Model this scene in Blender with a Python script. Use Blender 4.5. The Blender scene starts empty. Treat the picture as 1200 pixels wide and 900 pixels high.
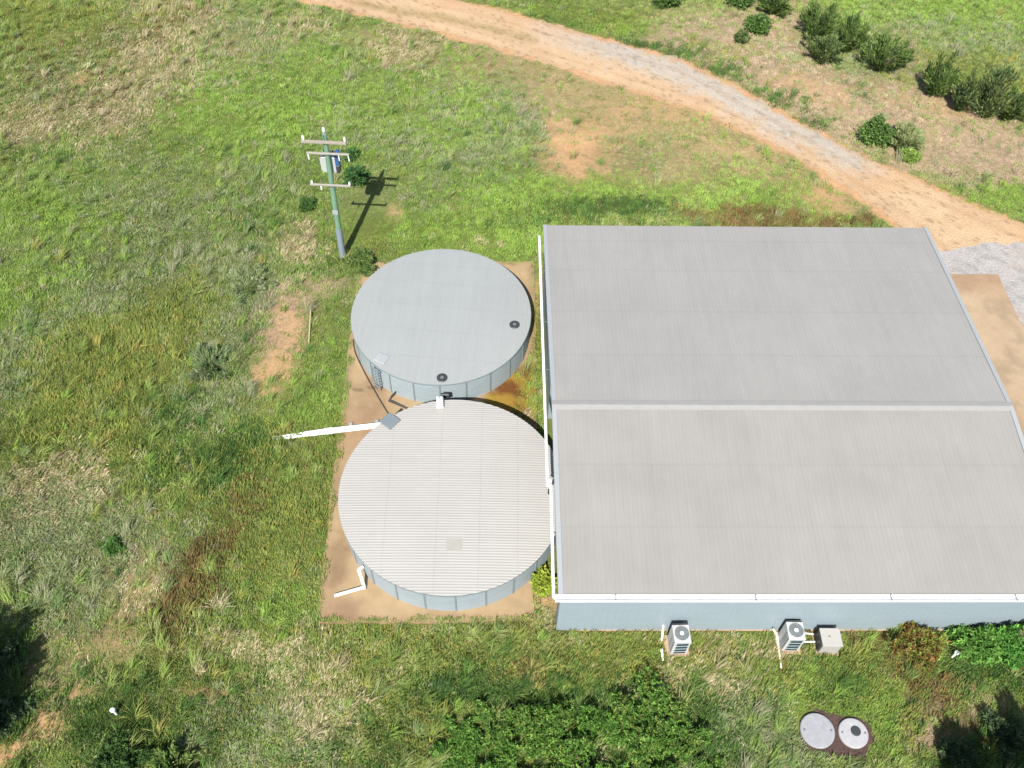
import bpy, math, random
import numpy as np
from mathutils import Vector, Matrix

random.seed(7)
rng = np.random.default_rng(11)
PI = math.pi
scene = bpy.context.scene
COL = scene.collection

# ------------------------------------------------------------------ camera
F, PITCH, ROLL, H = 1069.66, math.radians(52.9667), math.radians(1.64528), 38.0
fw = np.array([0, math.cos(PITCH), -math.sin(PITCH)])
_rt = np.array([1.0, 0, 0]); _up = np.cross(_rt, fw)
rt = math.cos(ROLL) * _rt + math.sin(ROLL) * _up
up = -math.sin(ROLL) * _rt + math.cos(ROLL) * _up


def G(u, v, z=0.0):
    """place seen in the photograph -> point of the site at height z"""
    d = fw + (u - 600) / F * rt - (v - 450) / F * up
    t = (z - H) / d[2]
    return np.array([d[0] * t, d[1] * t, z])


def scale_at(u, v):
    a = G(u, v); b = G(u + 5, v); c = G(u, v + 5)
    return 5 / np.linalg.norm(b - a), 5 / np.linalg.norm(c - a)


cam = bpy.data.cameras.new('camera')
cam.sensor_fit = 'HORIZONTAL'; cam.sensor_width = 36; cam.lens = 36 * F / 1200
cam.clip_end = 6000
co = bpy.data.objects.new('camera', cam); COL.objects.link(co)
co.matrix_world = Matrix(((rt[0], up[0], -fw[0], 0), (rt[1], up[1], -fw[1], 0), (rt[2], up[2], -fw[2], H), (0, 0, 0, 1)))
scene.camera = co

# ------------------------------------------------------------------ light
AZ, EL = math.radians(10.2), math.radians(49)
d = Vector((math.sin(AZ) * math.cos(EL), math.cos(AZ) * math.cos(EL), -math.sin(EL)))
sun = bpy.data.lights.new('sun', 'SUN'); sun.energy = 4.9; sun.angle = math.radians(0.53); sun.color = (1, .955, .88)
so = bpy.data.objects.new('sun', sun); COL.objects.link(so)
so.rotation_euler = d.to_track_quat('-Z', 'Y').to_euler(); so.location = (0, 0, 60)
w = bpy.data.worlds.new('World'); scene.world = w; w.use_nodes = True
nt = w.node_tree
sk = nt.nodes.new('ShaderNodeTexSky'); sk.sky_type = 'NISHITA'; sk.sun_disc = False
sk.sun_elevation = EL; sk.sun_rotation = PI + AZ
nt.links.new(sk.outputs[0], nt.nodes['Background'].inputs[0]); nt.nodes['Background'].inputs[1].default_value = .085
scene.view_settings.view_transform = 'Standard'; scene.view_settings.look = 'None'
scene.view_settings.exposure = 1.0; scene.view_settings.gamma = 1
scene.view_settings.use_curve_mapping = False
scene.cycles.max_bounces = 6; scene.cycles.transparent_max_bounces = 4


# ------------------------------------------------------------------ colour
def lin(c):
    c = np.asarray(c, float) / 255
    return np.where(c <= .04045, c / 12.92, ((c + .055) / 1.055) ** 2.4)


KS = 2.2     # sunlit surface value / base colour for open level surfaces
KG = 1.04      # the same for blades and leaves, which shade one another


def alb(r, g, b, k=KS):
    return lin((r, g, b)) / k


# ------------------------------------------------------------------ noise
def vnoise(x, y, scale, seed):
    r = np.random.default_rng(seed); T = r.random((256, 256))
    x = np.asarray(x) / scale + 1000.3; y = np.asarray(y) / scale + 1000.7
    xi = np.floor(x).astype(int); yi = np.floor(y).astype(int)
    fx = x - xi; fy = y - yi
    fx = fx * fx * (3 - 2 * fx); fy = fy * fy * (3 - 2 * fy)
    a = T[xi % 256, yi % 256]; b = T[(xi + 1) % 256, yi % 256]
    c = T[xi % 256, (yi + 1) % 256]; e = T[(xi + 1) % 256, (yi + 1) % 256]
    return (a * (1 - fx) + b * fx) * (1 - fy) + (c * (1 - fx) + e * fx) * fy


def fbm(x, y, scale, seed, oct=4):
    s = 0; a = 1; t = 0
    for i in range(oct):
        s = s + a * vnoise(x, y, scale / 2 ** i, seed * 17 + i); t += a; a *= .55
    return s / t


# ------------------------------------------------------------------ materials
def nd(t, typ, **kw):
    n = t.nodes.new(typ)
    for k, v in kw.items():
        setattr(n, k, v)
    return n


def mat(name, c, rough=.6, metal=0.0, var=.12, vscale=3.0, bump=0.0, bscale=20.0, streak=None, coat=0, spec=.5):
    m = bpy.data.materials.new(name); m.use_nodes = True
    t = m.node_tree; L = t.links; b = t.nodes['Principled BSDF']
    tc = nd(t, 'ShaderNodeTexCoord')
    mp = nd(t, 'ShaderNodeMapping'); L.new(tc.outputs['Object'], mp.inputs[0])
    if streak: mp.inputs['Scale'].default_value = streak
    n = nd(t, 'ShaderNodeTexNoise'); n.inputs['Scale'].default_value = vscale; n.inputs['Detail'].default_value = 6
    n.inputs['Roughness'].default_value = .65
    L.new(mp.outputs[0], n.inputs[0])
    r = nd(t, 'ShaderNodeMapRange'); r.inputs[1].default_value = .25; r.inputs[2].default_value = .75
    r.inputs[3].default_value = 1 - var; r.inputs[4].default_value = 1 + var
    L.new(n.outputs[0], r.inputs[0])
    mx = nd(t, 'ShaderNodeMix', data_type='RGBA', blend_type='MULTIPLY'); mx.inputs[0].default_value = 1
    mx.inputs[6].default_value = (*c, 1)
    L.new(r.outputs[0], mx.inputs[7])
    L.new(mx.outputs[2], b.inputs['Base Color'])
    b.inputs['Roughness'].default_value = rough; b.inputs['Metallic'].default_value = metal
    b.inputs['Specular IOR Level'].default_value = spec
    if bump:
        n2 = nd(t, 'ShaderNodeTexNoise'); n2.inputs['Scale'].default_value = bscale; n2.inputs['Detail'].default_value = 5
        L.new(tc.outputs['Object'], n2.inputs[0])
        bp = nd(t, 'ShaderNodeBump'); bp.inputs['Strength'].default_value = bump; bp.inputs['Distance'].default_value = .05
        L.new(n2.outputs[0], bp.inputs['Height']); L.new(bp.outputs[0], b.inputs['Normal'])
    return m


def roof_mat(name, c, axis, laps, lapw=.035, lapdark=.16, var=.06, rough=.55, metal=.0, wob=0.0, spots=()):
    """metal sheet: streaks along the ribs (axis 'X' or 'Y'), dirty end laps at the given positions across them"""
    m = mat(name, c, rough, metal, var, .35)
    t = m.node_tree; L = t.links; b = t.nodes['Principled BSDF']
    src = b.inputs['Base Color'].links[0].from_socket
    tc = nd(t, 'ShaderNodeTexCoord'); sp = nd(t, 'ShaderNodeSeparateXYZ'); L.new(tc.outputs['Object'], sp.inputs[0])
    along = sp.outputs[axis]
    mp = nd(t, 'ShaderNodeMapping'); L.new(tc.outputs['Object'], mp.inputs[0])
    mp.inputs['Scale'].default_value = (.12, 2.2, 1) if axis == 'X' else (2.2, .12, 1)
    n = nd(t, 'ShaderNodeTexNoise'); n.inputs['Scale'].default_value = 1.6; n.inputs['Detail'].default_value = 7; n.inputs['Roughness'].default_value = .7
    L.new(mp.outputs[0], n.inputs[0])
    r = nd(t, 'ShaderNodeMapRange'); r.inputs[1].default_value = .3; r.inputs[2].default_value = .7
    r.inputs[3].default_value = .955; r.inputs[4].default_value = 1.035; L.new(n.outputs[0], r.inputs[0])
    cur = r.outputs[0]
    nf = nd(t, 'ShaderNodeTexNoise'); nf.inputs['Scale'].default_value = 9; nf.inputs['Detail'].default_value = 4
    L.new(tc.outputs['Object'], nf.inputs[0])
    for p in laps:
        s = nd(t, 'ShaderNodeMath', operation='SUBTRACT'); L.new(along, s.inputs[0]); s.inputs[1].default_value = p
        a = nd(t, 'ShaderNodeMath', operation='ABSOLUTE'); L.new(s.outputs[0], a.inputs[0])
        q = nd(t, 'ShaderNodeMapRange'); q.inputs[1].default_value = 0; q.inputs[2].default_value = lapw * 2
        q.inputs[3].default_value = 1 - lapdark; q.inputs[4].default_value = 1; L.new(a.outputs[0], q.inputs[0])
        k = nd(t, 'ShaderNodeMath', operation='MULTIPLY'); L.new(cur, k.inputs[0]); L.new(q.outputs[0], k.inputs[1]); cur = k.outputs[0]
    for (sx, sy, sr, dk) in spots:
        vd = nd(t, 'ShaderNodeVectorMath', operation='DISTANCE'); L.new(tc.outputs['Object'], vd.inputs[0]); vd.inputs[1].default_value = (sx, sy, 0)
        ad = nd(t, 'ShaderNodeMath', operation='MULTIPLY_ADD'); L.new(nf.outputs[0], ad.inputs[0]); ad.inputs[1].default_value = sr * .8; L.new(vd.outputs['Value'], ad.inputs[2])
        q = nd(t, 'ShaderNodeMapRange', interpolation_type='SMOOTHSTEP'); q.inputs[1].default_value = sr * .5; q.inputs[2].default_value = sr * 1.5
        q.inputs[3].default_value = 1 - dk; q.inputs[4].default_value = 1; L.new(ad.outputs[0], q.inputs[0])
        k = nd(t, 'ShaderNodeMath', operation='MULTIPLY'); L.new(cur, k.inputs[0]); L.new(q.outputs[0], k.inputs[1]); cur = k.outputs[0]
    mx = nd(t, 'ShaderNodeMix', data_type='RGBA', blend_type='MULTIPLY'); mx.inputs[0].default_value = 1
    L.new(src, mx.inputs[6]); L.new(cur, mx.inputs[7]); L.new(mx.outputs[2], b.inputs['Base Color'])
    return m


def attr_mat(name, fine=.25, fscale=6.0, rough=.95, bump=.6, bscale=9.0):
    m = bpy.data.materials.new(name); m.use_nodes = True
    t = m.node_tree; L = t.links; b = t.nodes['Principled BSDF']
    at = nd(t, 'ShaderNodeAttribute', attribute_name='col'); tc = nd(t, 'ShaderNodeTexCoord')
    n = nd(t, 'ShaderNodeTexNoise'); n.inputs['Scale'].default_value = fscale; n.inputs['Detail'].default_value = 8; n.inputs['Roughness'].default_value = .75
    L.new(tc.outputs['Object'], n.inputs[0])
    r = nd(t, 'ShaderNodeMapRange'); r.inputs[1].default_value = .28; r.inputs[2].default_value = .72
    r.inputs[3].default_value = 1 - fine; r.inputs[4].default_value = 1 + fine; L.new(n.outputs[0], r.inputs[0])
    mx = nd(t, 'ShaderNodeMix', data_type='RGBA', blend_type='MULTIPLY'); mx.inputs[0].default_value = 1
    L.new(at.outputs['Color'], mx.inputs[6]); L.new(r.outputs[0], mx.inputs[7]); L.new(mx.outputs[2], b.inputs['Base Color'])
    b.inputs['Roughness'].default_value = rough; b.inputs['Specular IOR Level'].default_value = .15
    n2 = nd(t, 'ShaderNodeTexNoise'); n2.inputs['Scale'].default_value = bscale; n2.inputs['Detail'].default_value = 6
    L.new(tc.outputs['Object'], n2.inputs[0])
    bp = nd(t, 'ShaderNodeBump'); bp.inputs['Strength'].default_value = bump; bp.inputs['Distance'].default_value = .08
    L.new(n2.outputs[0], bp.inputs['Height']); L.new(bp.outputs[0], b.inputs['Normal'])
    return m


def leaf_mat(name, trans=.4):
    m = bpy.data.materials.new(name); m.use_nodes = True
    t = m.node_tree; L = t.links; t.nodes.remove(t.nodes['Principled BSDF'])
    at = nd(t, 'ShaderNodeAttribute', attribute_name='col')
    df = nd(t, 'ShaderNodeBsdfDiffuse'); tr = nd(t, 'ShaderNodeBsdfTranslucent'); mx = nd(t, 'ShaderNodeMixShader')
    mx.inputs[0].default_value = trans
    L.new(at.outputs['Color'], df.inputs[0]); L.new(at.outputs['Color'], tr.inputs[0])
    L.new(df.outputs[0], mx.inputs[1]); L.new(tr.outputs[0], mx.inputs[2]); L.new(mx.outputs[0], t.nodes['Material Output'].inputs[0])
    return m


M = {}
M['ground'] = attr_mat('soil and thatch', .3, 4.0, bump=.7)
M['road'] = attr_mat('graded dirt', .26, 7.0, bump=1.0, bscale=14)
M['slab'] = attr_mat('stained concrete', .1, 3.0, bump=.15, bscale=30, rough=.85)
M['blade'] = leaf_mat('grass blades', .44)
M['leaf'] = leaf_mat('leaves', .35)
M['bark'] = mat('bark', alb(120, 105, 90), .9, bump=.5)
M['wall'] = mat('shed wall steel', alb(180, 198, 208), .5, 0, .05, 1.2, streak=(.5, .5, 3))
M['tankwall'] = mat('tank steel', alb(188, 203, 209), .45, .0, .10, 1.5, streak=(1, 1, 4))
M['tankwall2'] = mat('weathered tank steel', alb(182, 196, 204), .45, .0, .10, 1.5, streak=(1, 1, 4))
M['seam'] = mat('seam strip', alb(152, 168, 176), .5, .0)
M['white'] = mat('white pvc', (.80, .80, .78), .4, 0, .03)
M['gutter'] = mat('white gutter', (.80, .81, .80), .4, 0, .10, 1.4)
M['barge'] = mat('pale grey flashing', alb(192, 197, 200), .5, 0, .04)
M['cap_sunlit'] = mat('sunlit capping', alb(198, 196, 192) * .95, .5, 0, .06, 2)  # sun-facing half of the cap, its brightness put into the colour
M['capgrey'] = mat('grey capping', alb(188, 187, 184) * .90, .5, 0, .06, 2)
M['patch'] = mat('patch sheet', alb(216, 214, 202) * .86, .5, 0, .06, 6)
M['dark'] = mat('dark plastic', (.03, .033, .036), .5, 0, .2)
M['midgrey'] = mat('mid grey', (.12, .125, .13), .5, 0, .15)
M['hatch'] = mat('hatch steel', alb(164, 176, 180), .45, .25, .06)
M['hatchpale'] = mat('pale hatch', alb(205, 210, 212), .45, .1, .06)
M['acwhite'] = mat('condenser white', alb(226, 226, 226, 1.9), .45, 0, .04)
M['acgrey'] = mat('cabinet cream', alb(212, 208, 202), .5, 0, .05)
M['coil'] = mat('coil', alb(62, 98, 108), .55, .2, .3, 30)
M['fan'] = mat('fan grille', (.2, .2, .2), .5, .2, .2)
M['concrete'] = mat('lid concrete', alb(188, 190, 196), .85, 0, .14, 5, .3, 40)
M['concrete2'] = mat('paler lid concrete', alb(206, 206, 210), .85, 0, .14, 5, .3, 40)
M['pad'] = mat('tan concrete pad', alb(214, 184, 152), .85, 0, .12, 4, .2)
M['polegreen'] = mat('green pole paint', alb(136, 178, 148), .7, 0, .22, 2, streak=(3, 3, .6))
M['sleeve'] = mat('galvanised sleeve', alb(160, 176, 188), .5, 0, .12)
M['arm'] = mat('weathered timber', alb(188, 178, 164), .8, 0, .15, 4)
M['armpale'] = mat('galvanised arm', alb(196, 192, 180), .6, .1, .12, 4)
M['porcelain'] = mat('porcelain', (.75, .76, .76), .25, 0, .03)
M['trafo'] = mat('transformer paint', alb(214, 222, 218), .45, 0, .06)
M['blue'] = mat('blue paint', (.03, .075, .2), .45, 0, .15)
M['stake'] = mat('pale timber', alb(226, 210, 160), .8, 0, .12, 5)
M['hose'] = mat('black hose', (.028, .028, .024), .5, 0, .2)
M['wire'] = mat('wire', (.06, .07, .06), .5, .3, .1)

# ------------------------------------------------------------------ mesh helper
class MB:
    def __init__(s): s.v = []; s.f = []; s.sm = []

    def quad(s, a, b, c, e, smooth=False):
        n = len(s.v); s.v += [tuple(a), tuple(b), tuple(c), tuple(e)]; s.f.append((n, n + 1, n + 2, n + 3)); s.sm.append(smooth); return s

    def box(s, x0, x1, y0, y1, z0, z1, bev=0.0):
        if bev:
            b = bev
            n = len(s.v)
            rings = [(b, z0), (0, z0 + b), (0, z1 - b), (b, z1)]
            for ins, z in rings:
                X0, X1, Y0, Y1 = x0 + ins, x1 - ins, y0 + ins, y1 - ins
                s.v += [(X0, Y0, z), (X1, Y0, z), (X1, Y1, z), (X0, Y1, z)]
            for k in range(3):
                for i in range(4):
                    j = (i + 1) % 4
                    s.f.append((n + 4 * k + i, n + 4 * k + j, n + 4 * k + 4 + j, n + 4 * k + 4 + i)); s.sm.append(False)
            s.f.append((n + 3, n + 2, n + 1, n)); s.f.append((n + 12, n + 13, n + 14, n + 15)); s.sm += [False, False]
            return s
        n = len(s.v)
        s.v += [(x, y, z) for z in (z0, z1) for x, y in ((x0, y0), (x1, y0), (x1, y1), (x0, y1))]
        for q in ((3, 2, 1, 0), (4, 5, 6, 7), (0, 1, 5, 4), (1, 2, 6, 5), (2, 3, 7, 6), (3, 0, 4, 7)):
            s.f.append(tuple(n + i for i in q)); s.sm.append(False)
        return s

    def tube(s, pts, rads, seg=12, caps=True):
        pts = [Vector(p) for p in pts]
        if not hasattr(rads, '__len__'): rads = [rads] * len(pts)
        n0 = len(s.v)
        ref = Vector((.13, .31, .94))
        for i, p in enumerate(pts):
            tdir = (pts[min(i + 1, len(pts) - 1)] - pts[max(i - 1, 0)]).normalized()
            a = tdir.cross(ref)
            if a.length < .05: a = tdir.cross(Vector((1, 0, 0)))
            a.normalize(); b = tdir.cross(a)
            k = 1.0
            if 0 < i < len(pts) - 1:
                c1 = (pts[i] - pts[i - 1]).normalized().dot((pts[i + 1] - pts[i]).normalized())
                k = 1 / max(.6, math.sqrt(max(.01, (1 + c1) / 2)))
            for j in range(seg):
                an = 2 * PI * j / seg
                s.v.append(tuple(p + (a * math.cos(an) + b * math.sin(an)) * rads[i] * k))
        for i in range(len(pts) - 1):
            for j in range(seg):
                k = (j + 1) % seg
                s.f.append((n0 + i * seg + j, n0 + i * seg + k, n0 + (i + 1) * seg + k, n0 + (i + 1) * seg + j)); s.sm.append(True)
        if caps:
            # caps on vertices of their own, so that they do not bend the smooth side's normals
            e0 = n0 + (len(pts) - 1) * seg; k0 = len(s.v)
            s.v += s.v[n0:n0 + seg] + s.v[e0:e0 + seg]
            s.f.append(tuple(k0 + j for j in reversed(range(seg)))); s.sm.append(False)
            s.f.append(tuple(k0 + seg + j for j in range(seg))); s.sm.append(False)
        return s

    def lathe(s, prof, seg=32, c=(0, 0, 0), capt=True, capb=True):
        n0 = len(s.v)
        for r, z in prof:
            for j in range(seg):
                an = 2 * PI * j / seg
                s.v.append((c[0] + r * math.cos(an), c[1] + r * math.sin(an), c[2] + z))
        for i in range(len(prof) - 1):
            for j in range(seg):
                k = (j + 1) % seg
                s.f.append((n0 + i * seg + j, n0 + i * seg + k, n0 + (i + 1) * seg + k, n0 + (i + 1) * seg + j)); s.sm.append(False)
        if capb: s.f.append(tuple(n0 + j for j in reversed(range(seg)))); s.sm.append(False)
        if capt: s.f.append(tuple(n0 + (len(prof) - 1) * seg + j for j in range(seg))); s.sm.append(False)
        return s

    def grid(s, P, smooth=True):
        """P: array rows x cols x 3"""
        n0 = len(s.v); R, C = P.shape[:2]
        s.v += [tuple(p) for p in P.reshape(-1, 3)]
        for i in range(R - 1):
            for j in range(C - 1):
                s.f.append((n0 + i * C + j, n0 + i * C + j + 1, n0 + (i + 1) * C + j + 1, n0 + (i + 1) * C + j)); s.sm.append(smooth)
        return s

    def build(s, name, material, parent=None):
        me = bpy.data.meshes.new(name); me.from_pydata(s.v, [], s.f); me.update()
        me.polygons.foreach_set('use_smooth', s.sm)
        me.materials.append(material)
        o = bpy.data.objects.new(name, me); COL.objects.link(o)
        if parent: o.parent = parent
        return o


def tag(o, label=None, cat=None, group=None, kind=None):
    if label: o['label'] = label
    if cat: o['category'] = cat
    if group: o['group'] = group
    if kind: o['kind'] = kind
    return o


def empty(name, loc, rz=0, label=None, cat=None, group=None):
    o = bpy.data.objects.new(name, None); COL.objects.link(o)
    o.location = [float(q) for q in loc]; o.rotation_euler = (0, 0, rz); o.empty_display_size = .3
    return tag(o, label, cat, group)


def np_mesh(name, V, Fq, colv, material, parent=None, smooth=False):
    """V n x 3, Fq m x 4 quads, colv n x 3"""
    me = bpy.data.meshes.new(name)
    me.vertices.add(len(V)); me.vertices.foreach_set('co', np.ascontiguousarray(V, dtype=np.float32).ravel())
    me.loops.add(Fq.size); me.loops.foreach_set('vertex_index', np.ascontiguousarray(Fq, dtype=np.int32).ravel())
    me.polygons.add(len(Fq)); me.polygons.foreach_set('loop_start', np.arange(0, Fq.size, Fq.shape[1], dtype=np.int32))
    me.polygons.foreach_set('use_smooth', np.full(len(Fq), smooth))
    me.update(calc_edges=True)
    if colv is not None:
        a = me.attributes.new('col', 'FLOAT_COLOR', 'POINT')
        c4 = np.ones((len(V), 4), np.float32); c4[:, :3] = colv; a.data.foreach_set('color', c4.ravel())
    me.materials.append(material)
    o = bpy.data.objects.new(name, me); COL.objects.link(o)
    if parent: o.parent = parent
    return o


# ------------------------------------------------------------------ site outline (world metres)
SX, SY, SYAW = 2.1159, 15.2473, .031024
SW, SD, SEAVE, SRY, SRZ = 20.7485, 21.1472, 4.017, 8.6213, 4.90
def shed_local(x, y):
    dx, dy = x - SX, y - SY; c, s = math.cos(SYAW), math.sin(SYAW)
    return dx * c + dy * s, -dx * s + dy * c
def shed_world(a, b):
    c, s = math.cos(SYAW), math.sin(SYAW)
    return SX + a * c - b * s, SY + a * s + b * c
T1 = (-3.835, 31.90, 4.732, 1.74); T2 = (-2.60, 21.146, 5.12, 1.74)


def poly_world(px): return np.array([G(u, v)[:2] for u, v in px])


def in_poly(x, y, P):
    ins = np.zeros(np.shape(x), bool); n = len(P)
    for i in range(n):
        x1, y1 = P[i]; x2, y2 = P[(i + 1) % n]
        c = ((y1 > y) != (y2 > y)) & (x < (x2 - x1) * (y - y1) / (y2 - y1 + 1e-12) + x1)
        ins ^= c
    return ins


def seg_dist(x, y, P, closed=False):
    best = np.full(np.shape(x), 1e9)
    n = len(P)
    for i in range(n if closed else n - 1):
        ax, ay = P[i]; bx, by = P[(i + 1) % n]
        L2 = (bx - ax) ** 2 + (by - ay) ** 2 + 1e-12
        t = np.clip(((x - ax) * (bx - ax) + (y - ay) * (by - ay)) / L2, 0, 1)
        best = np.minimum(best, np.hypot(x - ax - t * (bx - ax), y - ay - t * (by - ay)))
    return best


def resample(P, n):
    P = np.asarray(P, float); L = np.r_[0, np.cumsum(np.hypot(*np.diff(P, axis=0).T))]
    q = np.linspace(0, L[-1], n)
    return np.stack([np.interp(q, L, P[:, 0]), np.interp(q, L, P[:, 1])], -1)


ROAD_FAR = poly_world([(330, -60), (430, -28), (500, -6), (560, 6), (640, 28), (700, 45), (760, 61), (800, 72), (850, 97), (900, 124), (950, 151), (1000, 178), (1040, 197), (1100, 222), (1150, 245), (1215, 270), (1300, 300), (1420, 345)])
ROAD_NEAR = poly_world([(190, -50), (270, -24), (340, -3), (400, 10), (470, 26), (560, 49), (640, 73), (700, 93), (760, 110), (820, 130), (880, 157), (930, 182), (970, 207), (1010, 234), (1045, 258), (1085, 290), (1130, 330), (1190, 390)])
ROAD_POLY = np.vstack([ROAD_FAR, ROAD_NEAR[::-1]])
GRAVEL_POLY = poly_world([(1098, 300), (1112, 291), (1142, 286), (1175, 287), (1215, 284), (1330, 330), (1500, 420), (1560, 640), (1420, 760), (1330, 760), (1280, 560), (1204, 402), (1186, 366), (1169, 324), (1110, 324)])
SLAB_POLY = poly_world([(421, 307), (626, 308), (633, 729), (371, 731)])
MED = poly_world([(420, 4), (500, 18), (560, 30), (620, 46)])
APRON_POLY = np.array([G(1104, 323)[:2], G(1168, 323)[:2], G(1215, 421)[:2], G(1330, 640)[:2], G(1250, 640)[:2]])

# ------------------------------------------------------------------ vegetation map
CL = ['green', 'vivid', 'straw', 'greygreen', 'olive', 'rust', 'dirt', 'lilac', 'dark', 'sparse', 'moss']
CI = {k: i for i, k in enumerate(CL)}
#            soil colour,            blade colours,                                                              height density lean
SPEC = {
 'green':     ((118, 130, 68), [(138, 166, 74), (120, 152, 66), (152, 172, 92), (108, 140, 68), (160, 170, 106)], .30, 1.0, .8),
 'vivid':     ((112, 130, 60), [(142, 178, 66), (128, 166, 62), (156, 184, 82), (116, 152, 60)], .28, 1.0, .7),
 'straw':     ((150, 134, 98), [(182, 172, 138), (166, 156, 118), (192, 182, 150), (150, 144, 100), (134, 146, 82)], .50, 1.0, 1.25),
 'greygreen': ((116, 122, 86), [(142, 158, 108), (150, 156, 124), (120, 150, 84), (160, 162, 132), (112, 144, 76)], .42, 1.0, .95),
 'olive':     ((108, 112, 54), [(134, 154, 66), (152, 160, 72), (112, 138, 62), (164, 160, 82), (122, 150, 68)], .42, 1.1, .55),
 'rust':      ((112, 84, 54), [(142, 116, 72), (152, 132, 80), (120, 120, 66), (130, 150, 74), (122, 100, 68)], .45, 1.0, .5),
 'dirt':      ((216, 172, 130), [(176, 158, 104), (150, 150, 90), (200, 166, 122)], .10, .22, .8),
 'lilac':     ((182, 156, 130), [(180, 162, 142), (166, 150, 128), (142, 146, 100), (192, 174, 148)], .18, .8, 1.1),
 'dark':      ((74, 88, 46), [(88, 128, 56), (74, 112, 50), (104, 142, 62), (66, 96, 52)], .42, 1.2, .5),
 'sparse':    ((172, 152, 112), [(150, 154, 98), (172, 160, 122), (134, 148, 86), (186, 164, 126)], .13, .75, .9),
 'moss':      ((128, 92, 44), [(136, 146, 60), (130, 104, 56), (122, 140, 58)], .10, .6, .8),
}
# patches seen in the photograph: class, place (u, v), half sizes, strength
B = []
def P_(c, *rows):
    for r in rows: B.append((c,) + r)
P_('straw', (150, 90, 110, 50, 1.2), (60, 130, 60, 24, 1.5), (195, 75, 30, 30, 1.8), (335, 35, 50, 20, 1.0), (275, 60, 30, 20, 1.4), (140, 135, 30, 14, 2.2), (180, 60, 30, 20, 1.2), (20, 145, 30, 14, 1.6), (365, 25, 20, 14, 1.2),
   (485, 58, 42, 24, 2.2), (60, 575, 80, 45, 1.8), (270, 770, 50, 40, 1.1), (350, 820, 50, 40, .9), (780, 830, 50, 40, 1.6), (835, 805, 40, 30, 1.4),
   (420, 640, 10, 10, .5), (700, 745, 60, 12, 1.2), (560, 745, 60, 14, .6), (460, 790, 50, 22, .8), (340, 770, 40, 24, .9), (210, 15, 60, 20, 1.2), (890, 760, 90, 14, 1.2), (150, 700, 40, 40, .8), (500, 760, 130, 20, .4), (545, 283, 40, 10, 1.6), (1040, 120, 40, 30, 1.0), (380, 850, 60, 40, .8),
   (360, 280, 30, 20, 1.6), (640, 725, 12, 10, 1))
P_('greygreen', (120, 80, 120, 50, .9), (260, 100, 50, 40, .6), (1000, 110, 70, 40, 1.0), (900, 60, 60, 40, .8), (1130, 170, 80, 30, .8), (120, 200, 120, 35, .6), (180, 250, 90, 40, .8), (60, 300, 60, 40, .6), (30, 430, 50, 50, 1.9), (80, 380, 50, 35, 2.0), (130, 330, 60, 30, 1.7), (230, 300, 70, 40, .9),
   (290, 340, 45, 35, 2.0), (250, 440, 50, 50, 1.8), (100, 640, 110, 50, 2.0), (40, 600, 60, 40, 1.8), (300, 200, 60, 40, 1.1), (440, 120, 70, 50, .9), (560, 110, 60, 30, 1.3), (620, 150, 30, 30, 1.8), (520, 180, 70, 30, 1.2),
   (540, 200, 60, 30, 1.0), (1080, 40, 60, 30, 1.3), (1000, 90, 40, 30, .8), (760, 175, 60, 40, 1.3), (850, 850, 60, 50, 1.6), (900, 880, 60, 40, 1.3), (70, 700, 60, 50, 1.3), (1180, 60, 60, 40, 1.0), (310, 45, 70, 30, 1.2), (400, 180, 40, 40, 1.0), (460, 240, 40, 25, .9), (300, 870, 90, 40, 1.2))
P_('olive', (150, 440, 80, 65, 1.4), (60, 480, 70, 50, 1.3), (110, 410, 60, 36, 2.2), (90, 470, 60, 40, .7), (240, 560, 90, 60, .6), (350, 560, 60, 70, .9), (330, 640, 60, 60, 1.3), (60, 25, 90, 30, 1.2), (200, 800, 60, 60, 1.2), (1060, 830, 40, 40, 1.2), (1130, 90, 70, 25, 1.8),
   (430, 780, 80, 40, 1.0), (600, 765, 120, 30, 1.3), (760, 770, 90, 30, 1.3), (480, 860, 60, 40, 1.2), (710, 20, 60, 14, 1.2), (850, 62, 40, 15, 1.4), (200, 350, 60, 40, 1.0), (1000, 790, 120, 40, 1.0), (640, 400, 8, 40, 2.0), (430, 280, 30, 20, 1))
P_('rust', (130, 95, 110, 45, .75), (60, 50, 50, 20, .5), (190, 30, 40, 30, .7), (272, 622, 24, 30, 2.1), (243, 668, 24, 28, 2.0), (190, 742, 24, 32, 2.3), (215, 702, 22, 26, 1.7), (290, 580, 18, 24, 1.0), (870, 248, 60, 9, 3.0), (980, 258, 60, 7, 2.6), (1045, 745, 30, 25, 1.4), (1080, 790, 60, 22, 1.4), (720, 243, 50, 7, 1.6), (1080, 850, 30, 20, 1.2), (130, 440, 25, 20, 1.0), (630, 790, 30, 15, 1.5), (930, 815, 20, 30, 1.2), (1130, 830, 40, 30, 1.2), (1060, 720, 10, 30, 1))
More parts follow.
